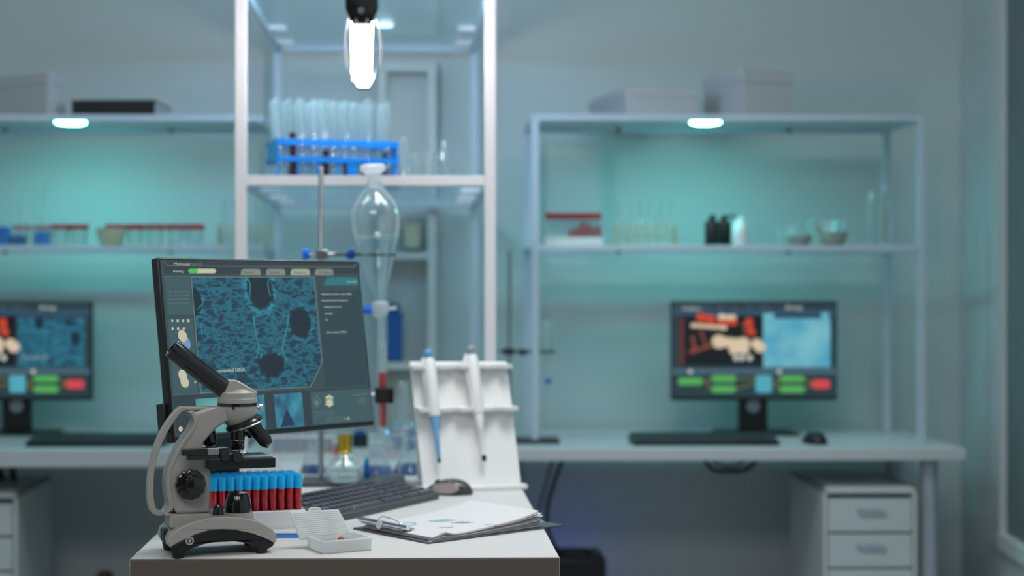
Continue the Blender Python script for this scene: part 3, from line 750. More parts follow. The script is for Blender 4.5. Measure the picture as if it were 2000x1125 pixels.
part(MB().prism(bk_, -.0565, .0565).build('base_trim', BLACKP, mic, bevel=.003), 'black arched lower trim of the base')
for (x, y) in ((330, 1040), (1092, 1010)):
    for w in (-.046, .046):
        u, z = m2(x, y, NW); 
        part(MB().lathe([(.0095, 0), (.0125, .012), (.0125, .024)], (u, w, 0), seg=16).build('foot', BLACKR, mic), 'black rubber foot')
u, z = m2(424, 920, -.0585)
MB().lathe([(.0075, 0), (.0075, .003), (.0048, .003), (.0048, .0005), (.0028, .0005), (.0028, .0035), (0, .0035)], (u, -.056, z), (0, -1, 0), 20).build('power_jack', CHROME, mic)
ue = g_out[1][0]
m = MB(); m.box(ue-.0010, ue+.01, -.019, .019, .022, .045); m.build('mains_socket', BLACKP, mic, bevel=.002)
# saddle, pillar, arm with loop handle
sad = [m2(x, y, -.02) for x, y in ((232, 800), (238, 694), (290, 672), (608, 664), (640, 700), (700, 760), (500, 800))]
MB().prism(sad, -.030, .030).build('saddle', MSGREY, mic, bevel=.006, seg=3)
AW = -.018
body = [(215, 392), (300, 361), (405, 359), (425, 385), (415, 408), (380, 424), (335, 452), (300, 487), (272, 520), (266, 560), (300, 600), (300, 836), (150, 843), (118, 800), (104, 760), (100, 700), (106, 650), (130, 590), (160, 530), (200, 475), (232, 430), (228, 405)]
bpl = [m1(x, y, AW) for x, y in body]
MB().prism(bpl, -.023, .023).build('arm', MSGREY, mic, bevel=.005, seg=3)
outer = sm2([m1(x, y, AW) for x, y in ((300, 360), (200, 360), (165, 364), (120, 415), (80, 480), (48, 560), (28, 660), (22, 760), (34, 830), (68, 856), (105, 852), (140, 842))], 4)
inner = sm2([m1(x, y, AW) for x, y in ((300, 376), (212, 377), (185, 380), (146, 425), (108, 488), (76, 562), (56, 642), (50, 745), (58, 812), (78, 834), (102, 832), (124, 820))], 4)
MB().strip(outer, inner, -.010, .010).build('handle', MSGREY, mic, bevel=.003, seg=2)
# rib lining the inside of the handle hole
ro = sm2([m1(x, y, AW) for x, y in ((150, 842), (112, 838), (134, 815), (130, 760), (122, 700), (130, 640), (155, 580), (190, 520), (226, 470), (244, 425), (240, 395), (222, 376))], 4)
ri = sm2([m1(x, y, AW) for x, y in ((130, 852), (94, 848), (112, 814), (110, 760), (104, 700), (112, 650), (136, 588), (168, 528), (206, 472), (226, 430), (218, 398), (202, 382))], 4)
MB().strip(ro, ri, -.0245, .0245).build('arm_rib', MSGREY, mic, bevel=.003, seg=2)
# head
hc, zt = m1(427, 290); _, zr0 = m1(427, 338); _, zr1 = m1(427, 352); rh = .0352
lw = [(rh, zr1), (rh, m1(427, 378)[1]), (.032, m1(427, 405)[1]), (.026, m1(427, 428)[1]), (.019, m1(427, 442)[1])]
MB().lathe(lw, (hc, 0, 0), seg=40).build('lower_head', MSGREY, mic)
part(MB().lathe([(rh+.0008, zr1), (rh+.0008, zr0)], (hc, 0, 0), seg=40).build('head_ring', BLACKG, mic), 'black ring under the swivelling head')
up = MB().lathe([(rh+.0003, zr0), (rh+.0003, m1(427, 319)[1]), (rh-.0006, m1(427, 317)[1]), (rh-.0006, zt-.001), (rh-.002, zt)], (hc, 0, 0), seg=40)
up.build('swivel_head', MSGREY, mic)
wd = [m5(x, y) for x, y in ((612, 425), (700, 262), (712, 238), (795, 240), (1000, 360), (1004, 400), (640, 440))]
MB().prism(wd, -.019, .019).build('prism_housing', MSGREY, mic, bevel=.002)
dm = m5(860, 395)
MB().lathe([(.028, -.001), (.0255, .003), (.018, .007), (.008, .0095), (0, .010)], (hc+.003, 0, zt-.001), seg=32).build('head_dome', MSGREY, mic)
u, z = m5(1018, 535); m = MB(); m.cyl((hc+rh-.004, 0, z), (hc+rh+.005, 0, z), .003); m.cyl((hc+rh+.004, 0, z), (hc+rh+.0095, 0, z), .0062, seg=16); m.build('clamp_screw', CHROME, mic)
u, z = m5(767, 548, -rh); MB().cyl((u, -rh+.003, z), (u, -rh-.0006, z), .0022).build('screw_hole', BLACKR, mic)
# eyepiece tube
A = m1(395, 302); B = m1(128, 93)
A = Vector((A[0], 0, A[1])); B = Vector((B[0], 0, B[1])); dv = (B-A); Lt = dv.length
m = MB().lathe([(.0172, 0), (.0172, Lt*.70), (.0176, Lt*.705), (.0178, Lt*.97), (.0172, Lt), (.0135, Lt), (.0125, Lt-.004), (.0125, Lt-.012), (0, Lt-.012)], A, dv, 36)
m.build('eyepiece_tube', BLACKG, mic)
m = MB().lathe([(.0122, Lt-.0085), (.008, Lt-.0065), (0, Lt-.006)], A, dv, 28, capends=False); m.build('eyepiece_lens', GLASS, mic)
# nosepiece and objectives
ax = Vector((.33, 0, -.94)).normalized()
nc = m1(455, 428); nc = Vector((nc[0], 0, nc[1]))
MB().lathe([(.020, -.010), (.030, -.004), (.034, .000), (.034, .005), (.031, .007)], nc, ax, 36, lobes=40, amp=.012).build('nosepiece', BLACKG, mic)
part(MB().lathe([(.0345, .0045), (.0355, .0058), (.0345, .0075), (.026, .010)], nc, ax, 36).build('nosepiece_ring', STEEL, mic), 'bright steel ring of the nosepiece')
def objective(a, b, r, w=0, gold=True, tip=True):
    a = Vector((a[0], w, a[1])); b = Vector((b[0], w, b[1])); dd = b-a; L = dd.length
    o = MB().lathe([(r*.9, -.012), (r, 0), (r, L*.42), (r*.96, L*.43), (r*.96, L*.80), (r*.62, L*.99), (r*.50, L)], a, dd, 28).build('objective', BLACKG, mic)
    if gold: part(MB().lathe([(r*1.01, L*.425), (r*1.02, L*.435), (r*1.01, L*.445)], a, dd, 28, capends=False).build('colour_ring', GOLD, o), 'thin gold ring')
    if tip: part(MB().lathe([(r*.50, L*.985), (r*.46, L+.0025), (r*.25, L+.003), (0, L+.001)], a, dd, 24).build('front_lens', CHROME, o), 'chrome front lens mount')
objective(m1(427, 470), m1(427, 562), .0133)
objective(m5(985, 740), m5(1150, 950), .0135, gold=False)
objective(m5(480, 800, .01), m5(525, 958, .01), .0138, w=.012, gold=False)
m = MB(); a = m5(915, 790); b = m5(965, 855); m.cyl((a[0], 0, a[1]), (b[0], 0, b[1]), .0065); m.build('spare_objective', BLACKG, mic)
# stage
SW = -.056
x0, zt_ = m1(300, 601, SW); x1, zb_ = m1(600, 633, SW)
MB().box(x0, x1, SW, .056, zb_, zt_).build('stage', BLACKP, mic, bevel=.0015, smooth=False)
a = m1(300, 600); m = MB(); m.box(x0-.03, x0+.02, -.020, .020, zb_-.006, zb_+.004); m.build('stage_bracket', BLACKP, mic, bevel=.002)
zs_ = zt_
m = MB(); p0 = m1(172, 549, SW); p1 = m1(385, 572, SW); p2 = m1(198, 600, SW); p3 = m1(450, 600, SW)
m.box(p0[0], p1[0], SW-.004, SW+.012, p1[1], p0[1]); m.box(p2[0], p3[0]-.012, SW-.002, SW+.016, p2[1], p1[1]+.001)
m.box(p1[0]-.002, p3[0]-.006, SW, SW+.012, p1[1]-.004, p1[1]+.006)
m.build('mechanical_stage', BLACKG, mic, bevel=.0015)
a = m1(290, 548, SW-.004); b = m1(342, 574, SW-.004); part(MB().box(a[0], b[0], SW-.006, SW-.002, b[1], a[1]).build('carriage_plate', STEEL, mic, bevel=.0008, smooth=False), 'steel plate of the slide carriage')
for x, y, r in ((372, 585, .0085), (428, 588, .0095)):
    a = m1(x, y, SW-.008); MB().lathe([(r, 0), (r, .011), (r*.9, .0125), (0, .0125)], (a[0], SW+.002, a[1]), (0, -1, 0), 24, lobes=24, amp=.02).build('stage_knob', BLACKG, mic)
a = m1(438, 560, -.04); part(MB().lathe([(.0022, -.008), (.0022, 0), (.0045, .0), (.0045, .003), (0, .004)], (a[0], -.04, a[1]), seg=14).build('clip_screw', CHROME, mic), 'chrome screw of the slide clip')
pts = [(*m1(x, y, -.038),) for x, y in ((446, 582), (452, 572), (462, 565), (474, 562))]
MB().tube([(p[0], -.038, p[1]) for p in pts], .0010, 8).build('slide_clip', CHROME, mic)
a = m1(455, 598, -.03); b = m1(560, 592, 0)
MB().box(a[0]-.004, b[0]+.006, -.032, .002, zs_+.0002, zs_+.0014).build('glass_slide', GLASSM, mic, smooth=False)
# focus knobs
a = m1(214, 711, -.035)
def fknob(w0, s):
    k = MB().lathe([(.010, .0), (.0262, .004), (.0272, .010), (.0262, .018), (.022, .0205), (0, .0205)], (a[0], w0, a[1]), (0, s, 0), 60, lobes=12, amp=.035).build('coarse_focus_knob', BLACKG, mic)
    MB().lathe([(.0175, .0200), (.0172, .030), (.0150, .036), (.008, .0385), (0, .039)], (a[0]+.0045, w0, a[1]-.0003), (0, s, 0), 60, lobes=20, amp=.03).build('fine_focus_knob', BLACKG, k)
fknob(-.023, -1); fknob(.023, 1)
# illuminator and switch
c, z0 = m2(872, 735); z1 = m2(872, 652)[1]
MB().lathe([(.0285, z0-.010), (.0282, z0), (.0262, z1-.001), (.025, z1)], (c, 0, 0), seg=36).build('lamp_pedestal', MSGREY, mic)
c2_, z2 = m2(868, 650); z3 = m2(868, 478)[1]; H_ = z3-z2
part(MB().lathe([(.0246, z2), (.0242, z2+H_*.25), (.0228, z2+H_*.55), (.0195, z2+H_*.86), (.0175, z3-.002), (.0165, z3), (0, z3)], (c2_, 0, 0), seg=60, lobes=20, amp=.012).build('illuminator_housing', BLACKG, mic), 'black ribbed illuminator dome')
c3, z4 = m2(686, 695, -.02); z5 = m2(686, 582, -.02)[1]
MB().lathe([(.0102, z4-.006), (.0100, z4+.003), (.0088, z4+(z5-z4)*.6), (.0055, z5-.001), (0, z5)], (c3, -.02, 0), seg=36, lobes=12, amp=.02).build('dimmer_knob', BLACKG, mic)

# ================================================================ BLOOD TUBES IN WHITE TRAY
TR = Zp(597, 1031); TY = 17.0; P_ = .0167; NX, NY = 11, 6
ty = R(TY); tux = Vector((math.cos(ty), math.sin(ty), 0)); tvy = Vector((-math.sin(ty), math.cos(ty), 0))
TW = NX*P_+.008; TD = NY*P_+.008; TH = .036
tray = thing('tube_tray', 'white tray under the rows of sky-blue capped blood tubes', 'tube rack', TR - tux*TW, TY)
m = MB(); m.box(0, TW, 0, TD, 0, .003)
for a, b in ((0, .003), (TD-.003, TD)): m.box(0, TW, a, b, .003, TH)
for a, b in ((0, .003), (TW-.003, TW)): m.box(a, b, .003, TD-.003, .003, TH)
m.build('tray_body', WPLAST, tray, bevel=.0015)
m = MB()
for i in range(1, NX): m.box(.004+i*P_-.0006, .004+i*P_+.0006, .003, TD-.003, TH-.006, TH-.002)
for j in range(1, NY): m.box(.003, TW-.003, .004+j*P_-.0006, .004+j*P_+.0006, TH-.006, TH-.002)
m.build('tube_grid', WPLAST, tray, smooth=False)
first = None; TUBL = .118
rowname = ['blue-capped blood tube in the front row of the white tray', 'blue-capped blood tube in the second row of the white tray', 'blue-capped blood tube in the rear rows of the white tray']
for j in range(NY):
    for i in range(NX):
        w = .004+(i+.5)*P_; v = .004+(j+.5)*P_
        pos = TR - tux*TW + tux*w + tvy*v + Vector((0, 0, .0035))
        pos.z += random.uniform(0, .0015)
        if first is None:
            e = thing('blood_tube', rowname[0], 'test tube', pos, 0, 'blood tubes in the front row of the tray')
            r = .0068
            MB().lathe([(0, 0), (r*.6, .0015), (r, .006), (r, .089)], seg=20, capends=False).build('tube', GLASS, e)
            MB().lathe([(0, .001), (r*.58, .0022), (r*.95, .0062), (r*.95, .0735), (0, .074)], seg=20).build('blood', REDL, e)
            MB().lathe([(.0078, .0740), (.0080, .0765), (.0078, .0785), (.0076, .0975), (.0070, .0995), (.0058, .0995), (.0056, .0965), (0, .0965)], seg=24).build('cap', CAPB, e)
            first = e
        else:
            k = min(j, 2)
            dup(first, pos, random.uniform(0, 360), rowname[k], ['blood tubes in the front row of the tray', 'blood tubes in the second row of the tray', 'blood tubes in the rear rows of the tray'][k])
# flat blue folder strip
a = Zp(538, 1049); b = Zp(586, 1049)
o = thing('plastic_strip', 'flat glossy blue plastic strip lying behind the microscope base', 'strip', a, 1)
MB().prism([(-.10, -.012), (b.x-a.x+.003, -.012), (b.x-a.x-.004, .028), (-.10, .028)], 0, .0035, 'xy').build('blade', BLUESTRIP, o, bevel=.001)
MB().prism([(-.10, .006), (b.x-a.x-.001, .006), (b.x-a.x-.0025, .012), (-.10, .012)], .0035, .0048, 'xy').build('rib', BLUEP, o, smooth=False)

# ================================================================ SLIDE BOX
q = lambda x, y: (400+x/4.5917, 880+y/4.5918)
A0 = Zp(*q(1065, 932)); A1 = Zp(*q(895, 908)); A2 = Zp(*q(1488, 905))
byaw = 28
sb = thing('slide_box', 'open translucent white slide box lying in front of the clipboard', 'box', A0, byaw)
BL = .094; BWd = .074; hb = .0235
m = MB(); t_ = .0018
m.box(0, BL, 0, BWd, 0, t_); m.box(0, BL, 0, t_, t_, hb); m.box(0, BL, BWd-t_, BWd, t_, hb); m.box(0, t_, t_, BWd-t_, t_, hb); m.box(BL-t_, BL, t_, BWd-t_, t_, hb)
m.box(-.0015, BL+.0015, -.0015, t_, hb-.003, hb); m.box(-.0015, BL+.0015, BWd-t_, BWd+.0015, hb-.003, hb); m.box(-.0015, t_, t_, BWd-t_, hb-.003, hb); m.box(BL-t_, BL+.0015, t_, BWd-t_, hb-.003, hb)
m.build('box_base', MILKY, sb, smooth=False, bevel=.0012)
m = MB()
for i in range(22): m.box(.006+i*(BL-.012)/22, .0068+i*(BL-.012)/22, t_, .010, .004, hb-.002); m.box(.006+i*(BL-.012)/22, .0068+i*(BL-.012)/22, BWd-.010, BWd-t_, .004, hb-.002)
m.build('slide_slots', MILKY, sb, smooth=False)
# lid hinged on the rear long edge, leaning back and to the left
# lid corners read in the photograph on a plane leaning back from the hinge
hin = Vector((0, BWd, hb)); ln = Vector((0, -1, .42)).normalized()
def ld_(x, y): return loc_plane(sb, *q(x, y), hin, ln)
c_ = [ld_(*p) for p in ((760, 545), (1200, 525), (1325, 745), (862, 800))]
nrm = ln*.0016
m = MB()
lo = m.pts([p for p in c_]); hi = m.pts([p-nrm*4 for p in c_])
m.face(lo); m.face(hi[::-1])
for i in range(4): m.face([lo[i], hi[i], hi[(i+1) % 4], lo[(i+1) % 4]])
lid = m.build('lid', MILKY, sb, smooth=False, bevel=.0015)
m = MB()
for k in range(1, 14):
    f = k/14; a = c_[0].lerp(c_[3], f)+nrm*.3; b = c_[1].lerp(c_[2], f)+nrm*.3
    a = a.lerp(b, .04); b = b.lerp(a, .04); m.tube([a, b], .0007, 6)
m.build('lid_ribs', MILKY, lid)
tb = [ld_(*p) for p in ((930, 545), (942, 520), (960, 515), (1020, 515), (1034, 524), (1036, 545))]
tb2 = [ld_(*p) for p in ((968, 536), (968, 528), (1000, 528), (1000, 536))]
m = MB(); m.tube(tb, .0016, 8); m.tube([ld_(940, 538), ld_(1030, 536)], .0016, 8); m.build('catch', MILKY, lid)
sp = loc_plane(sb, *q(1238, 795), (0, .012, 0), (0, 1, 0))
o = tag(MB().lathe([(0, -.004), (.006, -.003), (.0075, 0), (.005, .003), (0, .004)], (0, 0, 0), seg=16, sx=1.0, sy=.7).build('tissue_specimen', BROWN), 'small red-brown tissue specimen inside the open slide box', 'specimen')
o.location = mat_of(sb) @ Vector((sp.x, .020, .0145)); o.scale = (1.1, 1, 3.1)
for k, dx in enumerate((0,)):
    pass

# ================================================================ CLIPBOARD
KA = Zp(836, 1063); KB = Zp(1101, 1028); 
cyaw = math.degrees(math.atan2((KB-KA).y, (KB-KA).x)); CLn = (KB-KA).length
cb = thing('clipboard', 'dark grey clipboard with papers overhanging the right edge of the desk', 'clipboard', KA, cyaw)
def ck(x, y, z=.005): return loc_plane(cb, 620+x/4, 900+y/4, (0, 0, z), (0, 0, 1))
CWd = .235
MB().box(0, CLn, 0, CWd, .0005, .0035).build('board', DGREY, cb, bevel=.001)
# sheets: a bent stack, each sheet a thing of its own (held by the clip)
def sheet(x0, x1, y0, y1, z0, lift, curl, wob, nx=26, ny=8, th=.0004):
    m = MB(); g = []
    for s_ in (0, 1):
        gg = []
        for i in range(nx+1):
            f = i/nx; row_ = []
            for j in range(ny+1):
                h = j/ny; x = x0+(x1-x0)*f; y = y0+(y1-y0)*h
                z = z0+lift*(f**1.6)+curl*max(0, f-.72)**2*8+wob*math.exp(-((f-.10)/.07)**2)*(1-h)**2*1.0
                row_.append(m.bm.verts.new((x, y, z+s_*th)))
            gg.append(row_)
        g.append(gg)
    a, b = g
    for i in range(nx):
        for j in range(ny):
            m.face([a[i][j], a[i][j+1], a[i+1][j+1], a[i+1][j]]); m.face([b[i][j], b[i+1][j], b[i+1][j+1], b[i][j+1]])
    for i in range(nx):
        m.face([a[i][0], a[i+1][0], b[i+1][0], b[i][0]]); m.face([a[i][ny], b[i][ny], b[i+1][ny], a[i+1][ny]])
    for j in range(ny):
        m.face([a[0][j], b[0][j], b[0][j+1], a[0][j+1]]); m.face([a[nx][j], a[nx][j+1], b[nx][j+1], b[nx][j]])
    return m
Wcb = mat_of(cb)
shp = []
N_SH = 11
for k in range(N_SH):
    f = k/(N_SH-1)
    x1 = .29+random.uniform(-.004, .007)-(.012 if k > 8 else 0); y0 = .004+random.uniform(-.002, .004)
    shp.append((.012+random.uniform(0, .004), x1, y0, .214+random.uniform(-.003, .003), .0042+.00055*k, .002+.0015*k+(.003 if k > 7 else 0), .0009*k, .0006*k))
for k, s_ in enumerate(shp):
    o = sheet(*s_).build('paper_sheet', PAPER if k in (N_SH-1, 4) or k > 7 else PAPER2)
    o.matrix_world = Wcb
    if k == N_SH-1: tag(o, 'top white report sheet with teal charts held on the clipboard', 'paper')
    else: tag(o, 'printed sheet in the stack under the chart page on the clipboard', 'paper', 'sheets under the chart page on the clipboard')
    if k == N_SH-1: topsheet = o
sh = shp[-1]
def topz(x):
    f = (x-sh[0])/(sh[1]-sh[0]); return sh[4]+sh[5]*(max(f, 0)**1.6)+sh[6]*max(0, f-.72)**2*8+.0004+.0005
def mark(name, pts, mt, n=8):
    m = MB()
    for a, b in zip(pts, pts[1:]):
        pass
    return m
def bar(m, x0, y0, x1, y1, wd):
    # printed bar following the sheet (page coordinates)
    n = 6; d = Vector((x1-x0, y1-y0)); p = Vector((-d.y, d.x)).normalized()*wd/2; prev = None
    for i in range(n+1):
        x, y = x0+d.x*i/n, y0+d.y*i/n
        cur = [m.bm.verts.new((x+p.x, y+p.y, topz(x+p.x))), m.bm.verts.new((x-p.x, y-p.y, topz(x-p.x)))]
        if prev: m.face([prev[0], cur[0], cur[1], prev[1]])
        prev = cur
def pg(x, y):
    v = ck(x, y, .013); v = ck(x, y, topz(min(max(v.x, sh[0]), sh[1]))); return v.x, v.y
m = MB()
for a, b in (((870, 468), (1030, 443)), ((920, 472), (1075, 450))): bar(m, *pg(*a), *pg(*b), .006)
pr = [pg(630+68*(1-math.cos(t)), 494-10*math.sin(t)) for t in [math.pi*k/8*1.0 for k in range(0, 9)]]
cx_, cy_ = pg(700, 494)
for k in range(14):
    if k in (3, 4, 5): continue
    a0, a1 = 2*math.pi*k/14, 2*math.pi*(k+1)/14; r_ = .017
    bar(m, cx_+r_*math.cos(a0), cy_+r_*math.sin(a0), cx_+r_*math.cos(a1), cy_+r_*math.sin(a1), .004)
part(m.build('teal_print', INKT, topsheet, smooth=False, recalc=False), 'teal bar and ring chart printed on the page')
m = MB()
for a, b in (((1040, 480), (1140, 460)), ((1080, 480), (1185, 462)), ((1120, 480), (1222, 464)), ((950, 520), (1060, 518)), ((1300, 482), (1370, 476))): bar(m, *pg(*a), *pg(*b), .003)
part(m.build('slate_print', INKB, topsheet, smooth=False, recalc=False), 'slate bars printed on the page')
m = MB(); bar(m, *pg(1385, 484), *pg(1420, 480), .012); part(m.build('pink_print', INKR, topsheet, smooth=False, recalc=False), 'pink mark printed on the page')
# clip
cx0, cx1 = .004, .030
cl = MB(); cl.box(cx0, cx1+.006, .085, .215, .0145, .0165); cl.tube([(cx0+.006, .072, .020), (cx0+.006, .228, .020)], .0050, 14); cl.box(cx1, cx1+.008, .085, .215, .012, .0150)
clip = cl.build('clip', CHROME, cb, bevel=.0008)
pl_ = MB(); pl_.tube(smoothpath([(.02, .092, .016), (.012, .102, .027), (.006, .127, .034), (.006, .152, .033), (.012, .172, .020)], 5), .0011, 8)
pl_.build('clip_lever', CHROME, clip)
o = MB().lathe([(.0085, 0), (.0085, .002)], (cx0+.001, .155, .018), (-1, 0, .2), 20).build('clip_stop', PAPER, clip)
MB().lathe([(.004, 0), (.004, .002)], (.008, .004, .0035), (0, 0, 1), 14).build('rivet', CHROME, cb)

# ================================================================ PIPETTE STAND
ps = thing('pipette_stand', 'white acrylic pipette stand leaning back at the right edge of the desk', 'pipette stand', Zp(1028, 955), 13.8)
H_ps = .298; LN = .135
nP = Vector((0, -H_ps, LN)).normalized()      # faces the viewer and up
def pp(px, py, off=0): return loc_plane(ps, px, py, Vector((0, .004, .010))+nP*off, nP)
cs = [pp(826, 952), pp(1018, 945), pp(990, 706), pp(800, 706)]
m = MB(); lo = m.pts(cs); hi = m.pts([p-nP*.005 for p in cs]); m.face(lo); m.face(hi[::-1])
for i in range(4): m.face([lo[i], hi[i], hi[(i+1) % 4], lo[(i+1) % 4]])
m.build('back_panel', WPLAST, ps, bevel=.002, smooth=False)
xl = cs[0].x; xr = cs[1].x
MB().box(xl-.012, xr+.012, -.012, .020, 0, .012).build('base_bar', WPLAST, ps, bevel=.003, smooth=False)
tl = cs[3]; MB().prism([(.150, 0), (.160, 0), (tl.y+.006, tl.z-.01), (tl.y-.004+.004, tl.z-.01)], xl+.02, xr-.04, 'yz').build('rear_leg', WPLAST, ps, smooth=False)
MB().box(xl, xr, .140, .172, 0, .010).build('rear_bar', WPLAST, ps, bevel=.003, smooth=False)
def ledge(y_px, xa, xb, depth, name):
    a = pp(xa, y_px); b = pp(xb, y_px)
    n = 60; poly_ = [(a.x, a.y+.004), (b.x, b.y+.004)]
    fr = []
    notch = [pp(p, y_px).x for p in (842, 880, 928, 965)]
    for i in range(n+1):
        x = b.x+(a.x-b.x)*i/n
        y = a.y-depth
        for c in notch:
            if abs(x-c) < .014: y += .016*math.sqrt(max(0, 1-((x-c)/.014)**2))
        fr.append((x, y))
    z = a.z
    m = MB(); A_ = m.pts([(x, y, z-.005) for x, y in poly_]+[(x, y, z-.005) for x, y in fr]); B_ = m.pts([(x, y, z+.004) for x, y in poly_]+[(x, y, z+.004) for x, y in fr])
    N_ = len(A_)
    for i in range(N_): m.face([A_[i], A_[(i+1) % N_], B_[(i+1) % N_], B_[i]])
    # triangles: fan strips from the straight rear edge
    tri = geometry.tessellate_polygon([[Vector((x, y, 0)) for x, y in poly_+fr]])
    for t in tri: m.face([A_[i] for i in t]); m.face([B_[i] for i in reversed(t)])
    m.build(name, WPLAST, ps, angle=50)
ledge(716, 798, 992, .042, 'top_ledge'); ledge(799, 811, 1004, .042, 'middle_ledge')
def pipette(label, top, tip, body_m, accent, s=1.0, knob=None):
    a = mat_of(ps) @ pp(*top, .030); b = mat_of(ps) @ pp(*tip, .022)
    dv = (b-a); L = dv.length; dv.normalize()
    e = thing('pipette', label, 'pipette', a, 0)
    def Q(prof, name, mt, **k): return MB().lathe([(r*s, z*L) for r, z in prof], (0, 0, 0), dv, 24, **k).build(name, mt, e)
    Q([(0, 0), (.010, .004), (.0115, .02), (.010, .045), (.006, .055), (.006, .07), (.0115, .075), (.0125, .10), (.011, .14)], 'plunger', accent)
    hd = Q([(.0125, .085), (.0150, .12), (.0150, .30), (.0140, .58), (.0125, .60)], 'handle', body_m)
    o = MB(); hook = a+Vector((0,0,0)); side = Vector((-1, .1, 0)).normalized()
    p1 = dv*(.07*L)+side*.012; p2 = dv*(.14*L)+side*.019; p3 = dv*(.22*L)+side*.016; p4 = dv*(.60*L)+side*.010
    o.tube([p1, p2, p3, p4], [.0045, .0055, .0050, .0035], 12); o.build('finger_rest', body_m, e)
    return e, Q
e, Q = pipette('white pipette with blue plunger and blue cone, left on the stand', (836, 684), (858, 903), WPLAST, PIPB)
Q([(.0125, .60), (.0115, .63), (.008, .70), (.0068, .73), (.0045, .97), (.004, .975)], 'shaft', PIPB)
Q([(.0042, .97), (.004, 1.0), (0, 1.0)], 'tip_cone', BLACKP)
e, Q = pipette('white pipette with grey plunger and white cone, right on the stand', (919, 677), (946, 900), WPLAST, PIPG)
Q([(.011, .60), (.0105, .67), (.007, .72), (.0085, .725), (.0055, .74), (.0048, .96)], 'shaft', WPLAST)
Q([(.0055, .955), (.0055, .999), (0, 1.0)], 'tip_cone', NAVY)
# ================================================================ RETORT STAND, FUNNEL, TUBE
RD = 3.80
rs = thing('retort_stand', 'chrome retort stand with dark base plate behind the monitor', 'stand', (xat(627, RD), RD, DESK), 4)
MB().box(-.045, .205, -.075, .065, 0, .010).build('base_plate', DGREY, rs, bevel=.003)
zr = zat(326, RD)-DESK
MB().lathe([(.006, .010), (.006, zr-.003), (.004, zr)], seg=18).build('rod', STEEL, rs)
zc = zat(498, RD)-DESK
ring_c = Vector((xat(737, RD)-xat(627, RD), -.02, zc))
m = MB(); m.tube([(.012, -.004, zc), (ring_c.x-.045, ring_c.y+.004, zc+.001)], .0028, 10); m.tube([(ring_c.x+.043*math.cos(t), ring_c.y+.043*math.sin(t), zc) for t in [2*math.pi*k/28 for k in range(28)]], .0030, 8, close=True)
part(m.build('ring_clamp', BLACKR, rs), 'black ring clamp holding the funnel')
m = MB(); m.box(-.012, .016, -.016, .010, zc-.012, zc+.012); m.cyl((-.034, -.006, zc), (-.012, -.006, zc), .0045); m.cyl((.016, -.004, zc), (.034, -.004, zc), .006); m.build('boss_head', STEEL, rs, bevel=.002)
for x in (-.045, .072):
    part(MB().lathe([(.012, 0), (.013, .004), (.012, .015), (.008, .018)], (x, -.006, zc+.001), (1, 0, .1) if x < 0 else (0, 1, .2), 20, lobes=6, amp=.08).build('clamp_knob', KNOBB, rs), 'blue clamp screw knob')
m = MB(); m.cyl((.072, .008, zc), (.072, -.004, zc), .004); m.build('knob_screw', STEEL, rs)
zc2 = zat(771, RD)-DESK; tx = xat(748, RD)-xat(627, RD)
m = MB(); m.tube([(0, .0, zc2), (tx-.02, -.018, zc2)], .0045, 10); m.box(-.014, .014, -.014, .014, zc2-.013, zc2+.013)
m.build('lower_clamp_arm', STEEL, rs, bevel=.001)
m = MB(); m.box(tx-.020, tx-.0125, -.046, -.004, zc2-.018, zc2+.018); m.box(tx-.020, tx+.022, -.050, -.044, zc2-.018, zc2+.018); m.box(tx+.0125, tx+.024, -.050, -.004, zc2-.018, zc2+.018); m.box(tx-.020, tx+.022, -.009, -.004, zc2-.018, zc2+.018)
part(m.build('lower_clamp_jaw', BLACKR, rs, bevel=.002), 'black jaw clamp around the lower test tube')
# separating funnel
def W2(px, py, D=RD-.02): return P(px, py, D)
T0 = W2(728, 322); T1 = W2(746, 680); fdv = (T1-T0).normalized()
ff = thing('separating_funnel', 'pear-shaped glass separating funnel with clear liquid hung in the ring clamp', 'funnel', T0, 0)
k_ = (RD-.02)/F
def fl(y): return (y-322)*k_
def FP(L_): return [(r*k_, fl(y)) for r, y in L_]
def fun(L_, name, mt, **kw): return MB().lathe(FP(L_), (0, 0, 0), fdv, 40, **kw).build(name, mt, ff)
fun([(22, 322), (25, 324), (25, 333), (20, 336), (15, 340), (12, 362), (9, 366), (0, 366)], 'stopper', FROST)
fun([(15, 356), (14, 364), (22, 372), (33, 386), (43, 404), (47, 425), (46, 445), (41, 470), (33, 496), (28, 520), (20, 550), (10, 584), (7, 592), (7, 600)], 'flask', GLASSM, capends=False)
fun([(39.5, 462), (40, 464), (32, 496), (27, 520), (19, 550), (9, 584), (6, 592)], 'liquid', WATER)
fun([(7, 588), (17, 592), (18, 606), (14, 616), (8, 620)], 'stopcock_barrel', FROST)
q0 = fdv*fl(604)
part(MB().lathe([(8.5*k_, 0), (9.5*k_, 4*k_), (8.5*k_, 19*k_), (6*k_, 22*k_)], q0+Vector((-.016, 0, 0)), (-1, 0, -.08), 18).build('stopcock_handle', KNOBB, ff), 'blue stopcock handle')
MB().cyl(q0+Vector((.014, 0, 0)), q0+Vector((.040, 0, .003)), .0045).build('stopcock_end', FROST, ff)
fun([(7, 618), (6.5, 640), (5.5, 700), (4, 712)], 'stem', GLASSM, capends=False)
# lower tube with red liquid
T2 = W2(747.5, 836, RD-.02+.001)
lt = thing('test_tube', 'upright glass test tube half full of red liquid held in the black clamp', 'test tube', T2, 0)
Lq = (836-672)*k_; r_ = 8.2*k_
MB().lathe([(0, 0), (r_*.6, .0018), (r_, .008), (r_, Lq-.001), (r_*1.12, Lq)], seg=24, capends=False).build('tube', GLASSC, lt)
MB().lathe([(0, .001), (r_*.55, .0026), (r_*.94, .0085), (r_*.94, (836-727)*k_), (0, (836-727)*k_)], seg=24).build('red_liquid', REDL, lt)

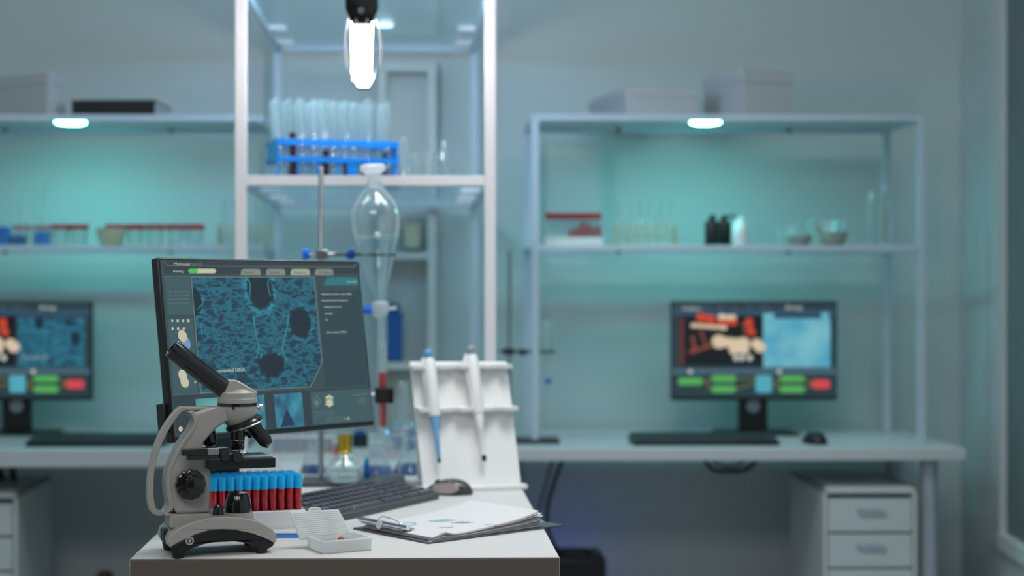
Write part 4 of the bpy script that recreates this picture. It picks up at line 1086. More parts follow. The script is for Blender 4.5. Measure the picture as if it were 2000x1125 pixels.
# ================================================================ GLASSWARE ON THE LONG DESK
# spirit lamp on the base plate
b0_ = Zp(673, 940, DESK+.010)
sl = thing('spirit_lamp', 'glass spirit lamp with ribbed gold cap standing on the dark base plate', 'spirit lamp', b0_, 0)
k2 = b0_.y/F
MB().lathe([(0, .001), (28*k2, 0), (34*k2, .002), (37*k2, .008), (38*k2, 22*k2), (36*k2, 30*k2), (24*k2, 44*k2), (12*k2, 54*k2), (9*k2, 60*k2)], seg=40, capends=False).build('glass_body', GLASSC, sl)
MB().lathe([(0, .003), (33*k2, .003), (36*k2, .009), (36.5*k2, 22*k2), (0, 22*k2)], seg=40).build('spirit', WATER, sl)
part(MB().lathe([(14*k2, 56*k2), (14.5*k2, 59*k2), (13*k2, 61*k2), (12.5*k2, 88*k2), (11*k2, 92*k2), (0, 92*k2)], seg=60, lobes=30, amp=.015).build('cap', GOLD, sl), 'ribbed gold metal cap')
MB().tube(smoothpath([(0, 0, 56*k2), (.001, 0, 36*k2), (-.010, -.004, 20*k2), (-.022, -.008, 10*k2), (-.024, 0, 6*k2)], 5), [.0035]*21, 10).build('wick', WICK, sl)
def erlen(label, px, py, D=None, s=1.0, h=1.0, liq=None, lh=.2, cap=None, grp=None):
    p_ = Zp(px, py) if D is None else Vector((xat(px, D), D, D and 0))
    return erlen_at(label, p_, s, h, liq, lh, cap, grp)
def erlen_at(label, p_, s, h, liq, lh, cap, grp=None, m_=None):
    m_ = m_ or (GLASSC if liq else GLASSE)
    e = thing('conical_flask', label, 'flask', p_, 0, grp)
    R_ = .042*s; H_ = .125*s*h
    pf = [(0, .001), (R_*.92, 0), (R_, .004), (R_*.98, .010), (R_*.36, H_*.70), (R_*.32, H_*.75), (R_*.32, H_*.96), (R_*.42, H_)]
    MB().lathe(pf, seg=32, capends=False).build('flask', m_ or GLASSM, e)
    if liq:
        f = lh; rr = R_*.98+(R_*.36-R_*.98)*(f*H_-.010)/(H_*.70-.010)
        MB().lathe([(0, .002), (R_*.90, .002), (R_*.95, .010), (rr*.97, f*H_), (0, f*H_)], seg=32).build('liquid', liq, e)
    if cap: part(MB().lathe([(R_*.30, H_*.94), (R_*.46, H_*.95), (R_*.44, H_*1.10), (0, H_*1.10)], seg=24).build('stopper', cap, e), 'blue stopper')
    return e
erlen_at('small conical flask with blue liquid beside the retort rod', Zp(612, 925), .80, 1.0, NAVYL, .22, None)
erlen_at('wide conical flask with blue liquid standing just right of the spirit lamp', Zp(735, 928), 1.12, .62, NAVYL, .26, None)
erlen_at('conical flask with blue liquid partly hidden by the pipette stand', Zp(803, 926), 1.12, .66, NAVYL, .28, None)
v = Zp(716, 931, DESK+.010)
e = thing('vial', 'tiny vial with blue contents and sky-blue cap beside the spirit lamp', 'vial', v, 0)
MB().lathe([(.008, 0), (.009, .003), (.009, .020), (.005, .026), (.005, .034)], seg=20).build('body', BLUEL, e)
MB().lathe([(.006, .034), (.006, .044), (0, .044)], seg=20).build('cap', CAPB, e)
# big glass beaker behind
v = Zp(756, 895)
e = thing('beaker', 'large ribbed glass beaker in front of the round flask', 'beaker', v, 0)
k3 = v.y/F
MB().lathe([(0, .001), (33*k3, 0), (35.5*k3, .004), (35*k3, 12*k3), (36*k3, 16*k3), (35*k3, 22*k3), (36*k3, 28*k3), (35*k3, 34*k3), (35*k3, 46*k3), (37.5*k3, 49*k3)], seg=40, capends=False).build('glass', GLASSC, e)
part(MB().lathe([(35.6*k3, 4*k3), (35.6*k3, 14*k3)], seg=40, capends=False).build('label_band', glass('pink_band', tint=(.98, .82, .86), fac=.05, body=.3, bcol=(.9, .6, .66)), e), 'pale pink printed band')
# round volumetric flask
v = Zp(788, 878, DESK)
e = thing('volumetric_flask', 'round glass flask with long neck and blue liquid beside the clamped tube', 'flask', v, 0)
k4 = v.y/F
prof = [(0, .002), (12*k4, .0), (14*k4, .002)]+[(29*k4*math.cos(t), 30*k4+29*k4*math.sin(t)) for t in [R(-62), R(-40), R(-20), 0, R(20), R(40), R(56), R(68)]]+[(9.5*k4, 62*k4), (9.5*k4, 128*k4), (12*k4, 132*k4)]
MB().lathe(prof, seg=36, capends=False).build('glass', GLASSE, e)
MB().lathe([(0, .003), (13*k4, .004)]+[(28*k4*math.cos(t), 30*k4+28*k4*math.sin(t)) for t in [R(-60), R(-40), R(-20), R(-8)]]+[(0, 26*k4)], seg=36).build('liquid', BLUEL, e)
v = Zp(805, 876.5)
e = thing('storage_box', 'small bright blue box behind the beaker on the long desk', 'box', v, 3)
e.location = Zp(812, 874)
MB().box(-.018, .022, 0, .04, 0, .034).build('body', BLUEBOX, e, bevel=.002); MB().box(-.020, .024, -.002, .042, .034, .042).build('lid', BLUEBOX, e, bevel=.002)
v = Zp(703, 873)
e = thing('bottle', 'short dark navy bottle behind the gold cap', 'bottle', v, 0)
k5 = v.y/F
MB().lathe([(14*k5, 0), (16*k5, .003), (16*k5, 24*k5), (13*k5, 27*k5)], seg=28).build('body', NAVY, e)
MB().lathe([(10*k5, 27*k5), (10*k5, 33*k5), (0, 33*k5)], seg=28).build('cap', BLUEL, e)
# white block of empty tubes under the monitor
v = Zp(590, 891)
tb_ = thing('tube_rack', 'low white rack full of empty glass tubes seen under the monitor', 'tube rack', v, 1.3)
kx = v.y/F; w_ = 125*kx
m = MB(); m.box(-w_/2, w_/2, 0, .075, 0, .006); m.box(-w_/2, w_/2, 0, .003, .052, .058); m.box(-w_/2, w_/2, .072, .075, .052, .058); m.box(-w_/2, -w_/2+.003, 0, .075, .006, .058); m.box(w_/2-.003, w_/2, 0, .075, .006, .058)
m.build('frame', WPLAST, tb_, bevel=.001)
proto = None; nn = 10
for j in range(3):
    for i in range(nn):
        pos = mat_of(tb_) @ Vector((-w_/2+.012+(i)*(w_-.024)/(nn-1), .015+j*.023, .006))
        if proto is None:
            proto = tag(MB().lathe([(0, 0), (.005, .001), (.0075, .006), (.0075, .120), (.0085, .121)], seg=16, capends=False).build('test_tube', glass('white_tube', tint=(.95, .96, .98), fac=.12, body=.75, bcol=(.86, .87, .92))), 'empty glass tube in the low white rack under the monitor', 'test tube', 'empty tubes in the low white rack')
            proto.location = pos
        else:
            c = proto.copy(); COL.objects.link(c); c.location = pos
v = Zp(653, 889.5)
e = thing('vial', 'small crimson vial standing left of the gold cap', 'vial', v, 0)
MB().lathe([(.009, 0), (.010, .002), (.010, .022), (.008, .024)], seg=20).build('body', REDCAP, e); MB().lathe([(.0085, .024), (.0085, .031), (0, .031)], seg=20).build('cap', REDD, e)
# tall items on the desk inside the shelving: two sheets of pale paper under the flasks
v = Zp(700, 905)
for k, (px, py, yw) in enumerate(((640, 912, 6),)):
    a = Zp(px, py); o = thing('paper_sheet', 'blank white sheet lying on the desk behind the spirit lamp', 'paper', a, yw)
    MB().box(-.12, .09, -.05, .10, 0, .0006).build('page', PAPER, o, smooth=False)

# ================================================================ ITEMS ON THE TALL SHELF
BR = Vector((xat(545, 4.15), 4.15, ZSH+.0002)); byw = 17
kz = 4.15/F
RWd = .318; RDp = .125
br = thing('test_tube_rack', 'bright blue plastic rack crowded with glass tubes on the middle glass shelf', 'tube rack', BR, byw)
nX, nY = 11, 4
def lvl(z0, z1, name):
    m = MB()
    for j in range(nY+1): y = j*RDp/nY; m.box(-.006, RWd+.006, y-.002, y+.002, z0, z1)
    for i in range(nX+1): x = i*RWd/nX; m.box(x-.0015, x+.0015, 0, RDp, z0+.001, z1-.001)
    m.box(-.010, RWd+.010, -.006, -.001, z0-.003, z1+.003)
    m.box(-.010, RWd+.010, RDp+.001, RDp+.006, z0-.003, z1+.003)
    m.build(name, BLUEP, br, smooth=False)
lvl(.092, .102, 'top_tier'); lvl(.048, .056, 'middle_tier')
m = MB(); m.box(-.006, RWd+.006, -.004, RDp+.004, 0, .004); m.build('base', BLUEP, br, bevel=.001)
for x in (-.008, RWd+.002): MB().box(x, x+.006, -.002, RDp+.002, .048, .105).build('end_plate', BLUEP, br, bevel=.002)
for x in (-.004, .052, .104, .158, .188, .21, .262, RWd):
    MB().box(x-.003, x+.003, -.003, .001, .004, .048).build('slot_post', BLUEP, br, smooth=False)
MB().box(.190, .208, -.003, .001, .004, .048).build('front_panel', BLUEP, br, smooth=False)
tproto = None; tproto2 = None
reds = {(1, 0): .115, (4, 0): .072, (6, 0): .045, (8, 1): .045, (10, 1): .070, (1, 1): .03}
for j in range(nY):
    for i in range(nX):
        if (i, j) in ((9, 0), (9, 1), (5, 0), (7, 0)): continue
        x = (i+.5)*RWd/nX; y = (j+.5)*RDp/nY
        L_ = .214+random.uniform(-.006, .004)
        lean = (-.13 if i < 1 else -.06 if i < 3 else .0)+random.uniform(-.012, .012)
        Mx = mat_of(br) @ Matrix.Translation((x, y, .0045)) @ Matrix.Rotation(lean*.55, 4, 'Y')
        if (i, j) in reds:
            if tproto2 is None: tproto2 = MB().lathe([(0, 0), (.006, .0015), (.0098, .008), (.0098, .205), (.0110, .207)], seg=20, capends=False).build('test_tube', GLASS); o = tproto2
            else: o = tproto2.copy(); COL.objects.link(o)
        elif tproto is None:
            tproto = MB().lathe([(0, 0), (.006, .0015), (.0098, .008), (.0098, .205), (.0110, .207)], seg=20, capends=False).build('test_tube', TUBEG); o = tproto
        else: o = tproto.copy(); COL.objects.link(o)
        o.matrix_world = Mx; o.scale = (1, 1, L_/.207)
        lq = reds.get((i, j))
        if lq: tag(o, 'tall glass tube with dark red liquid in the blue rack', 'test tube', 'red-filled tubes in the blue rack')
        else: tag(o, 'tall empty glass tube standing in the blue rack', 'test tube', 'empty tubes in the blue rack')
        if lq:
            c = MB().lathe([(0, .001), (.006, .002), (.0094, .0085), (.0094, lq), (0, lq)], seg=18).build('dark_red_liquid', REDD, o)
def shp_(px, dy=.10): D = FD+dy; return Vector((xat(px, D), D, ZSH+.0002))
erlen_at('clear conical flask beside the blue rack on the glass shelf', shp_(789, .12), .55, 1.62, None, 0, None)
erlen_at('clear conical flask at the right of the glass shelf behind the beaker', shp_(866, .2), .68, 1.30, None, 0, None)
v = shp_(826, .10); kk = v.y/F
e = thing('beaker', 'low clear glass beaker between the two conical flasks on the glass shelf', 'beaker', v, 0)
MB().lathe([(0, .001), (24*kk, 0), (27*kk, .004), (27*kk, 48*kk), (30*kk, 52*kk)], seg=36, capends=False).build('glass', GLASSE, e)
MB().tube([(10*kk, -26*kk, 44*kk), (16*kk, -30*kk, 30*kk), (12*kk, -27*kk, 14*kk)], .0018, 8).build('graduation_rim', GLASSM, e)
v = Vector((xat(768, 4.6), 4.6, ZSH+.0002)); e = thing('bottle', 'blue plastic bottle behind the right end of the blue rack', 'bottle', v, 0)
MB().lathe([(.020, 0), (.022, .003), (.022, .085), (.012, .102)], seg=24).build('body', BLUEBOX, e); MB().lathe([(.013, .102), (.013, .120), (0, .120)], seg=24).build('cap', BLUEP, e)

# ================================================================ HANGING WORK LAMP
LDp = 3.86
l0 = P(707, 15, LDp); l1 = P(706, 168, LDp+.10)
ldv = (l1-l0); LL = ldv.length; ldn = ldv.normalized()
wl = thing('work_lamp', 'glowing white work lamp with black head hanging in front of the tall shelving', 'lamp', l0, 0)
kl = LDp/F
xax = Vector((1, 0, 0)); yax = ldn.cross(xax).normalized(); ML = Matrix((( xax.x, yax.x, ldn.x, 0), (xax.y, yax.y, ldn.y, 0), (xax.z, yax.z, ldn.z, 0), (0, 0, 0, 1)))
def frus(a, b, ra, rb, ta, tb2_, mt, name, n=24, par=None, flat=.6):
    m = MB(); ring = lambda r, t, z: [ML @ Vector((r*math.cos(q_), t*math.sin(q_), z)) for q_ in [2*math.pi*k/n+(math.pi/n if n == 6 else 0) for k in range(n)]]
    A_, B_ = m.pts(ring(ra, ta, a)), m.pts(ring(rb, tb2_, b))
    for k in range(n): m.face([A_[k], A_[(k+1) % n], B_[(k+1) % n], B_[k]])
    m.face(A_[::-1]); m.face(B_); return m.build(name, mt, par or wl)
frus(.012, LL-.018, 22*kl, 18*kl, 15*kl, 13*kl, LAMPW, 'diffuser')
frus(LL-.018, LL-.007, 17.5*kl, 9*kl, 12.5*kl, 8*kl, LAMPW, 'diffuser_end')
m = MB(); m.prism([(-24*kl, LL-.048), (-26*kl, LL-.040), (-12*kl, LL+.001), (12*kl, LL+.001), (26*kl, LL-.040), (24*kl, LL-.048), (21*kl, LL-.034), (11*kl, LL-.006), (-11*kl, LL-.006), (-21*kl, LL-.034)], -.020, .022, 'xz', Matrix(((1, 0, 0, 0), (0, yax.y, ldn.y, 0), (0, yax.z, ldn.z, 0), (0, 0, 0, 1))))
m.build('end_guard', NAVY, wl)
m = MB(); Mh = Matrix(((1, 0, 0, 0), (0, yax.y, ldn.y, 0), (0, yax.z, ldn.z, 0), (0, 0, 0, 1)))
m.prism([(-31*kl, -.11), (31*kl, -.11), (33*kl, -.004), (18*kl, .036), (-18*kl, .036), (-31*kl, -.004)], -.030, .030, 'xz', Mh); m.build('head', BLACKG, wl, bevel=.003)
fa = -.030 if yax.y > 0 else .030
m = MB(); m.tube(smoothpath([Mh @ Vector((-11*kl, fa*.95, .018)), Mh @ Vector((-9*kl, fa*1.15, .030)), Mh @ Vector((9*kl, fa*1.15, .030)), Mh @ Vector((11*kl, fa*.95, .018))], 4), .0016, 8); m.build('latch', WPLAST, wl)
m = MB(); m.lathe([(.0085, 0), (.0085, .003), (.005, .003), (0, .002)], Mh @ Vector((0, fa, -.004)), Mh.to_3x3() @ Vector((0, -1 if fa < 0 else 1, 0)), 20); m.build('head_screw', STEEL, wl)
wp = [Mh @ Vector((s*35*kl*math.sin(R(a))*1.0, 0, .03+(LL-.07)*b)) for s, a, b in ((-1, 50, 0), (-1, 80, .35), (-1, 90, .62), (-1, 72, 1.0))]
MB().tube(smoothpath(wp, 5), .0014, 6).build('wire_loop', STEEL, wl)
wp = [Vector((-p_.x, p_.y, p_.z)) for p_ in wp]; MB().tube(smoothpath(wp, 5), .0014, 6).build('wire_loop', STEEL, wl)
m = MB(); m.tube([Mh @ Vector((0, 0, -.10)), Mh @ Vector((0, 0, -.16)), Mh @ Vector((.02, .0, -.20))], .006, 12); m.tube(smoothpath([(0.02, .05, .20+.0), (.02, .12, .245), (.02, .20, .245), (.02, .215, .20)], 5), .0025, 8)
m.build('hook', STEEL, wl)

# ================================================================ BACK SHELF CONTENTS (right)
def onb(px, dy=.12, z=None, base=None): D = BD+dy; return Vector((xat(px, D), D, base if base is not None else ZBM))
def wcarton(label, pxc, pxl, pxr, pyt, pyb, base, Dc, angl, grp=None, lidh=.25):
    """box seen on its corner: near vertical edge at pxc, faces to pxl and pxr"""
    C_ = Vector((xat(pxc, Dc), Dc, base)); a = R(angl)
    h = (pyb-pyt)/F*Dc
    ur = Vector((math.cos(a), math.sin(a))); ul = Vector((-math.sin(a), math.cos(a)))
    def ln(u, px): t = (px-CX)/F; return (t*C_.y-C_.x)/(u.x-t*u.y)
    wr, wl_ = ln(ur, pxr), ln(ul, pxl)
    e = thing('storage_box', label, 'box', C_, angl, grp)
    MB().box(.003, wr-.003, .003, wl_-.003, 0, h*(1-lidh)+.002).build('body', WCARD, e, smooth=False, bevel=.002)
    MB().box(0, wr, 0, wl_, h*(1-lidh), h).build('lid', WCARD, e, smooth=False, bevel=.002)
    return e
wcarton('tall white cardboard box with lid on top of the right shelving', 1452, 1372, 1548, 130, 223, ZBT, BD+.05, 24, lidh=.27)
wcarton('long low white cardboard box with lid on top of the right shelving', 1222, 1150, 1366, 166, 222, ZBT, BD+.04, 12, lidh=.32)
wcarton('white cardboard box with lid at the left end of the top shelf', 92, -110, 131, 140, 226, ZLT, BD+.05, 58, lidh=.25)
e = thing('ring_binder', 'black ring binder lying flat on the left top shelf', 'binder', (xat(140, BD+.03), BD+.03, ZLT), -2)
wb = xat(306, BD+.03)-xat(142, BD+.03); hb_ = 30/F*BD
MB().box(0, wb, 0, .25, 0, .003).build('cover', BLACKP, e, bevel=.001); MB().box(0, wb, 0, .25, hb_-.003, hb_).build('cover', BLACKP, e, bevel=.001)
MB().box(0, wb, 0, .003, .003, hb_-.003).build('spine', BLACKP, e, bevel=.001); MB().box(.006, wb-.006, .006, .245, .003, hb_-.003).build('page_block', PAPER2, e, smooth=False)
# red-topped tube box
c0 = onb(1122, .10); kB = (BD+.1)/F
e = thing('test_tube_rack', 'white rack of red-capped tubes at the left end of the right shelf', 'tube rack', c0, 4)
MB().box(-57*kB, 57*kB, 0, .08, 0, 17*kB).build('base', WPLAST, e, bevel=.002)
pr_ = None; hts = {4: .4, 5: .5, 6: .78, 7: .74, 8: .55, 9: .6}
def rt(i, j): return c0+Vector((-50*kB+i*11*kB, .016+j*.024, 17*kB))
for j in range(3):
    for i in range(10):
        if pr_ is None:
            pr_ = thing('blood_tube', 'red-capped empty tube in the white rack on the right shelf', 'test tube', rt(i, j), 0, 'red-capped tubes on the right shelf')
            MB().lathe([(0, 0), (4*kB, .001), (4.6*kB, .004), (4.6*kB, 40*kB)], seg=12, capends=False).build('tube', TUBEG, pr_)
            MB().lathe([(5.3*kB, 38*kB), (5.3*kB, 48*kB), (0, 48*kB)], seg=12).build('cap', REDCAP, pr_); n_ = pr_
        else: n_ = dup(pr_, rt(i, j))
        if j == 0 and i in hts:
            n_['label'] = 'red-capped tube with crimson blood in the white rack on the right shelf'; n_['group'] = 'blood-filled red-capped tubes on the right shelf'
            MB().lathe([(4.3*kB, .001), (4.3*kB, hts[i]*38*kB), (0, hts[i]*38*kB)], seg=12).build('blood', REDCAP, n_)
# yellow rack with tall tubes
def yrack(label, px, z, w_px, n, base, tube_label, grp, D=BD+.10, only=None):
    kB = D/F; c = Vector((xat(px, D), D, base)); w = w_px*kB
    e = thing('test_tube_rack', label, 'tube rack', c, 0)
    MB().box(-w/2, w/2, 0, .06, 0, .006).build('base', BEIGE, e, bevel=.001)
    for zz in (.030, .060):
        m = MB(); m.box(-w/2, w/2, 0, .003, zz, zz+.005); m.box(-w/2, w/2, .057, .06, zz, zz+.005)
        for i in range(n+1): x = -w/2+i*w/n; m.box(x-.001, x+.001, .003, .057, zz, zz+.005) if 0 < i < n else None
        m.build('tier', BEIGE, e, smooth=False)
    for i in range(n+1):
        x = -w/2+i*w/n
        MB().box(x-.0025, x+.0025, 0, .003, .006, .06).build('post', BEIGE, e, smooth=False)
    for x in (-w/2, w/2-.003): MB().box(x, x+.003, .003, .06, .006, .065).build('end_plate', BEIGE, e, smooth=False)
    p = None
    for i in range(n):
        if only and i not in only: continue
        pos = c+Vector((-w/2+(i+.5)*w/n, .03, .0065))
        if p is None:
            p = tag(MB().lathe([(0, 0), (.005, .001), (.0078, .006), (.0078, .140), (.0088, .141)], seg=16, capends=False).build('test_tube', TUBEG), tube_label, 'test tube', grp); p.location = pos
        else: q_ = p.copy(); COL.objects.link(q_); q_.location = pos
yrack('beige test tube rack on the right shelf left of the black bottles', 1262, 0, 120, 6, ZBM, 'tall empty tube in the beige rack on the right shelf', 'tubes in the beige rack on the right shelf')
yrack('beige test tube rack at the right end of the left shelf', 477, 0, 104, 5, ZLM, 'tall empty tube in the beige rack on the left shelf', 'tubes in the beige rack on the left shelf')
# bottles
def pump_bottle(label, px, dy, mt, w_px, h_px, pump=1):
    c = onb(px, dy); k = c.y/F; r = w_px*k/2; h = h_px*k
    e = thing('bottle', label, 'bottle', c, 0)
    MB().lathe([(r*.94, 0), (r, .004), (r, h*.74), (r*.86, h*.83), (r*.45, h*.86)], seg=28).build('body', mt, e)
    MB().lathe([(r*.50, h*.86), (r*.50, h*.97), (r*.2, h*.98)], seg=24).build('collar', mt, e)
    if pump:
        m = MB(); m.cyl((0, 0, h*.96), (0, 0, h*1.0), r*.18); m.box(-r*.35, r*pump, -r*.18, r*.18, h*.98, h*1.06); m.build('pump_head', mt, e, bevel=.001)
pump_bottle('black pump bottle, left of the pair, on the right shelf', 1391, .10, BLACKP, 29, 58, .5)
pump_bottle('black pump bottle with long spout next to the white bottle', 1414, .16, BLACKP, 28, 58, 1.9)
pump_bottle('white pump bottle beside the black bottles on the right shelf', 1445, .10, WPLAST, 30, 54, .6)
# bowls
def bowl(label, px, dy, w_px, h_px, mt, base, name='mortar', cat='mortar', sc=1.0):
    D = BD+dy; k = D/F; r = w_px*k/2; h = h_px*k
    e = thing(name, label, cat, (xat(px, D), D, base), 0)
    MB().lathe([(0, .001), (r*.60, 0), (r*.66, .003), (r*.90, h*.6), (r, h), (r*.94, h), (r*.84, h*.62), (r*.55, h*.16), (0, h*.12)], seg=32).build('bowl', mt, e)
    return e, r, h, k
bowl('small grey ceramic mortar without pestle on the right shelf', 1560, .10, 56, 20, CERAM, ZBM)
bowl('clear glass bowl behind the small mortar on the right shelf', 1540, .26, 50, 44, DULLG, ZBM, 'glass_bowl', 'bowl')
e, r, h, k = bowl('grey ceramic mortar with pestle leaning in it on the right shelf', 1626, .10, 60, 27, CERAM, ZBM)
o = thing('pestle', 'grey ceramic pestle leaning in the mortar on the right shelf', 'pestle', e.location+Vector((0, 0, .004)), 0)
MB().lathe([(.004, 0), (.009, .004), (.009, .014), (.0055, .028), (.0050, .065), (.0070, .072), (0, .076)], (.004, 0, h*.2), (-.75, .0, .62), 20).build('body', CERAM, o)
bowl('wide clear glass bowl behind the mortar with pestle', 1614, .26, 80, 55, DULLG, ZBM, 'glass_bowl', 'bowl')
def cylg(label, px, dy, w_px, h_px, yellow=False):
    D = BD+dy; k = D/F; r = w_px*k/2; h = h_px*k
    e = thing('measuring_cylinder', label, 'measuring cylinder', (xat(px, D), D, ZBM), 0)
    MB().lathe([(r*1.7, 0), (r*1.7, .004), (r*.9, .008)], seg=24).build('foot', GLASSM, e)
    MB().lathe([(r, .006), (r, h-.003), (r*1.15, h)], seg=24, capends=False).build('barrel', GLASSM, e)
    if yellow: MB().lathe([(r*.5, .008), (r*.5, h*.9), (0, h*.9)], seg=16).build('core', CERAM, e)
cylg('slim glass measuring cylinder, left of the pair, at the right end of the shelf', 1699, .12, 12, 108)
cylg('taller glass measuring cylinder with dull core at the right end of the shelf', 1728, .12, 15, 118, True)

# ================================================================ BACK SHELF CONTENTS (left)
pcup = None
def onl(px, dy=.10): D = BD+dy; return Vector((xat(px, D), D, ZLM))
for i, px in enumerate((42, 84, 118, 154, 225, 264, 303, 343, 381)):
    c = onl(px, .17 if i < 2 else .11); k = c.y/F
    if pcup is None:
        pcup = thing('specimen_cup', 'red-lidded clear specimen cup', 'specimen cup', c, 0)
        MB().lathe([(14*k, 0), (15*k, .002), (17*k, 34*k), (17*k, 35*k)], seg=24).build('cup', glass('cup_plastic', tint=(.92, .96, .95), fac=.06, body=.42, bcol=(.75, .80, .74)), pcup)
        MB().lathe([(19*k, 33*k), (19.5*k, 34*k), (19.5*k, 41*k), (18*k, 42*k)], seg=28).build('lid', REDCAP, pcup); n_ = pcup
    else: n_ = dup(pcup, c)
    n_['label'] = 'red-lidded specimen cup between the blue beakers and the mortar on the left shelf' if 1 < i < 4 else 'red-lidded specimen cup right of the beige mortar on the left shelf' if i > 4 else 'red-lidded specimen cup directly behind the beige mortar' if i == 4 else 'red-lidded specimen cup behind the beakers of blue liquid'
    if i < 4: n_['group'] = 'red-lidded cups left of the mortar' if i > 1 else 'red-lidded cups behind the blue beakers'
    elif i > 4: n_['group'] = 'red-lidded cups right of the mortar'
bowl('beige ceramic mortar between the red-lidded cups on the left shelf', 217, .05, 62, 34, BEIGE, ZLM)
def bb(label, px, w_px, h_px, liq, lf, dy=.06, rods=0):
    c = onl(px, dy); k = c.y/F; r = w_px*k/2; h = h_px*k
    e = thing('beaker', label, 'beaker', c, 0)
    MB().lathe([(0, .001), (r*.94, 0), (r, .003), (r, h-.002), (r*1.08, h)], seg=28, capends=False).build('glass', GLASSC, e)
    MB().lathe([(r*.90, .002), (r*.94, .004), (r*.94, h*lf), (0, h*lf)], seg=28).build('liquid', liq, e)
    if rods:
        q_ = tag(MB().tube([(0, 0, 0), (rods, 0, .155)], .0032, 10).build('stirring_rod', GLASSE), 'slanting glass rod in the '+label.split(' beaker')[0]+' beaker', 'stirring rod'); q_.location = c+Vector((-rods*.25, 0, h*lf+.001))
bb('small dark blue filled beaker in the row on the left shelf', 38, 30, 46, NAVYL, .45, rods=.016)
bb('bright blue filled beaker at the right of the row on the left shelf', 82, 36, 42, BLUEL, .62, rods=.014)
bb('pale blue filled beaker cut by the left edge of the view', 6, 34, 46, BLUEL, .8)

# ================================================================ BACK RETORT STAND, CABLES, DEVICE
RB = Zp(1000, 860); kr = RB.y/F
e = thing('retort_stand', 'small dark retort stand on the back desk behind the pipette stand', 'stand', Vector((xat(995, 4.84), 4.84, DESK)), 0)
kr = 4.84/F
MB().box(-.06, 96*kr, -.06, .07, 0, .012).build('base_plate', BLACKP, e, bevel=.003)
MB().lathe([(.0055, .012), (.0055, (852-478)*kr)], seg=14).build('rod', STEEL, e)
zq = zat(686, 4.84)-DESK
m = MB(); m.tube([(-20*kr, 0, zq), (50*kr, 0, zq-.002)], .0045, 8); m.box(-12*kr, 8*kr, -.012, .012, zq-.010, zq+.008); m.box(20*kr, 32*kr, -.01, .01, zq-.012, zq+.006)
m.tube([(72*kr+.028*math.cos(t), .028*math.sin(t), zq-.002) for t in [2*math.pi*k/20 for k in range(20)]], .003, 8, close=True); m.build('ring_clamp', BLACKR, e)
kf = 4.84/F
fo = thing('separating_funnel', 'small glass separating funnel in the back ring clamp behind the shelf post', 'funnel', Vector((xat(1067, 4.84), 4.84, zat(760, 4.84))), 0)
MB().lathe([(.003, 0), (.003, 18*kf), (.005, 22*kf), (9*kf, 66*kf), (14*kf, 90*kf), (12*kf, 108*kf), (6*kf, 118*kf), (5*kf, 124*kf)], seg=28, capends=False).build('flask', GLASSM, fo)
part(MB().lathe([(.008, -.008), (.008, .012)], (.004, 0, 16*kf), (1, -.2, 0), 16).build('stopcock_handle', BLUEL, fo), 'blue stopcock handle')
MB().lathe([(6*kf, 122*kf), (7*kf, 128*kf), (0, 132*kf)], seg=18).build('stopper', FROST, fo)
# cables
def cable(label, pts, r=.006):
    o = tag(MB().tube(smoothpath(pts, 6), r, 10).build('cable', BLACKR), label, 'cable')
zd = DESK-.037
cable('black cable hanging from the back desk beside the front desk corner', [P(1107, 900, 5.0).xyz*1 if 0 else Vector((xat(1105, 4.95), 4.95, zd)), P(1080, 950, 4.95), P(1068, 1000, 4.95), P(1075, 1050, 4.95), P(1110, 1110, 4.95), P(1130, 1190, 4.95)], .0065)
cable('thin grey cable curving down beside the front desk corner', [Vector((xat(1085, 4.99), 4.99, zd)), P(1062, 960, 4.99), P(1050, 1010, 4.99), P(1058, 1060, 4.99), P(1090, 1120, 4.99)], .004)
cable('black cable loop sagging under the back desk below the keyboard', [Vector((xat(1365, 4.95), 4.95, zd)), P(1390, 915, 4.95), P(1425, 921, 4.95), P(1462, 914, 4.95), Vector((xat(1490, 4.95), 4.95, zd))], .007)
cable('thin cable loop under the back desk beside the thicker one', [Vector((xat(1375, 4.9), 4.9, zd)), P(1405, 908, 4.9), P(1440, 909, 4.9), Vector((xat(1472, 4.9), 4.9, zd))], .004)
cable('tangle of dark cable under the left back desk', [Vector((xat(-10, 4.95), 4.95, DESK-.05)), P(2, 930, 4.95), P(12, 948, 4.95), P(26, 938, 4.95), Vector((xat(20, 4.95), 4.95, DESK-.05))], .010)
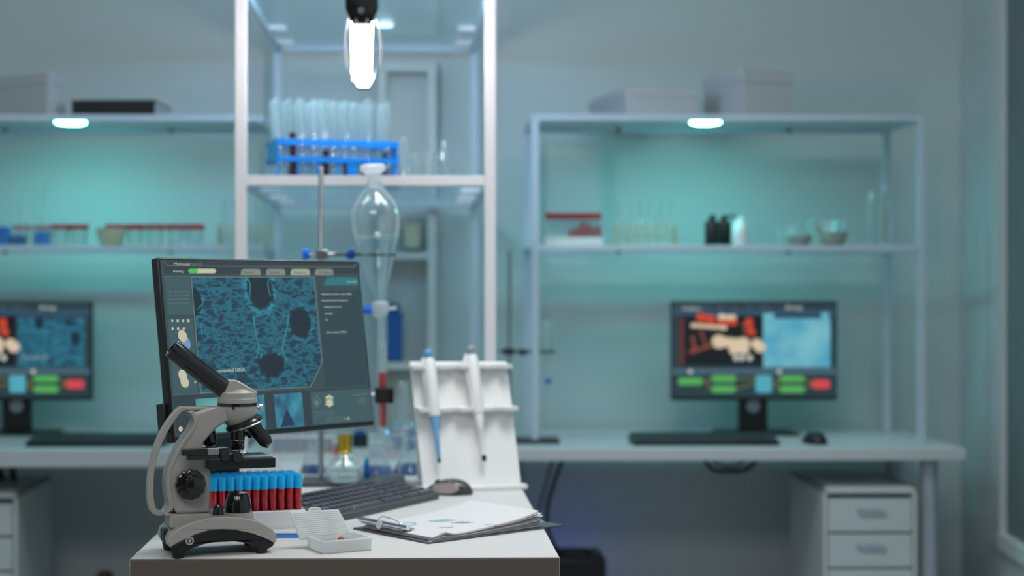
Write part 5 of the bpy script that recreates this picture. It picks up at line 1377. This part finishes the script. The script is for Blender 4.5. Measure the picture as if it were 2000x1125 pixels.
# dark computer box with violet glow on the floor
D_ = 4.90
e = thing('computer_case', 'black case with rounded handle and violet glow on the floor under the back desk', 'computer case', (xat(1128, D_), D_, 0), 0)
zt2 = zat(1088, D_)
MB().box(-.13, xat(1185, D_)-xat(1128, D_), 0, .20, .02, zt2).build('body', BLACKP, e, bevel=.018, seg=4)
MB().tube(smoothpath([(-.05, .05, zt2-.004), (-.04, .05, zt2+.012), (.03, .05, zt2+.012), (.045, .05, zt2-.004)], 4), .006, 10).build('handle', BLACKR, e)
for x in (-.10, .06): MB().box(x-.01, x+.01, .03, .17, 0, .02).build('foot', BLACKR, e, smooth=False)
MB().box(-.10, .06, .2005, .204, zt2-.10, zt2-.05).build('status_light', VIOLE, e, smooth=False)
e = thing('cable_grommet', 'small brown round pot on the floor under the left back desk', 'pot', (xat(205, 4.9), 4.9, 0), 0)
hp = zat(1116, 4.9); MB().lathe([(.03, 0), (.035, .01), (.030, hp-.02), (.018, hp), (0, hp)], seg=24).build('body', pbr('brown_clay', (.10, .035, .025), .6, var=.1), e)
e.name = 'clay_pot'

# ================================================================ LIGHT
def area(name, loc_, rot, sx, sy, pw_, col, spread=180):
    l = bpy.data.lights.new(name, 'AREA'); l.shape = 'RECTANGLE'; l.size = sx; l.size_y = sy; l.energy = pw_; l.color = col; l.spread = R(spread)
    o = bpy.data.objects.new(name, l); COL.objects.link(o); o.location = loc_; o.rotation_euler = tuple(R(a) for a in rot); return o
area('ceiling_light_desk', (.25, 3.0, 2.88), (0, 0, 0), .6, 1.2, 9.5, (1.0, .94, .91), 110)
area('ceiling_light_left', (-1.5, 3.3, 2.88), (0, 0, 0), 1.2, .6, 7, (.80, .97, 1.0))
area('ceiling_light_right', (.9, 3.3, 2.88), (0, 0, 0), 1.2, .6, 13, (.80, .97, 1.0))
area('ceiling_fill_rear', (-.6, .2, 2.88), (0, 0, 0), 1.8, 1.2, 40, (1.0, .96, .95))  # front fill added at the ceiling above the camera, out of view
w = bpy.data.worlds.new('world'); SC.world = w; w.use_nodes = True
w.node_tree.nodes['Background'].inputs[0].default_value = (.55, .70, .80, 1); w.node_tree.nodes['Background'].inputs[1].default_value = .05
SC.view_settings.view_transform = 'Standard'; SC.view_settings.look = 'None'; SC.view_settings.gamma = 1; SC.view_settings.exposure = 0
SC.view_settings.use_curve_mapping = False
SC.cycles.transparent_max_bounces = 64
SC.cycles.max_bounces = 10
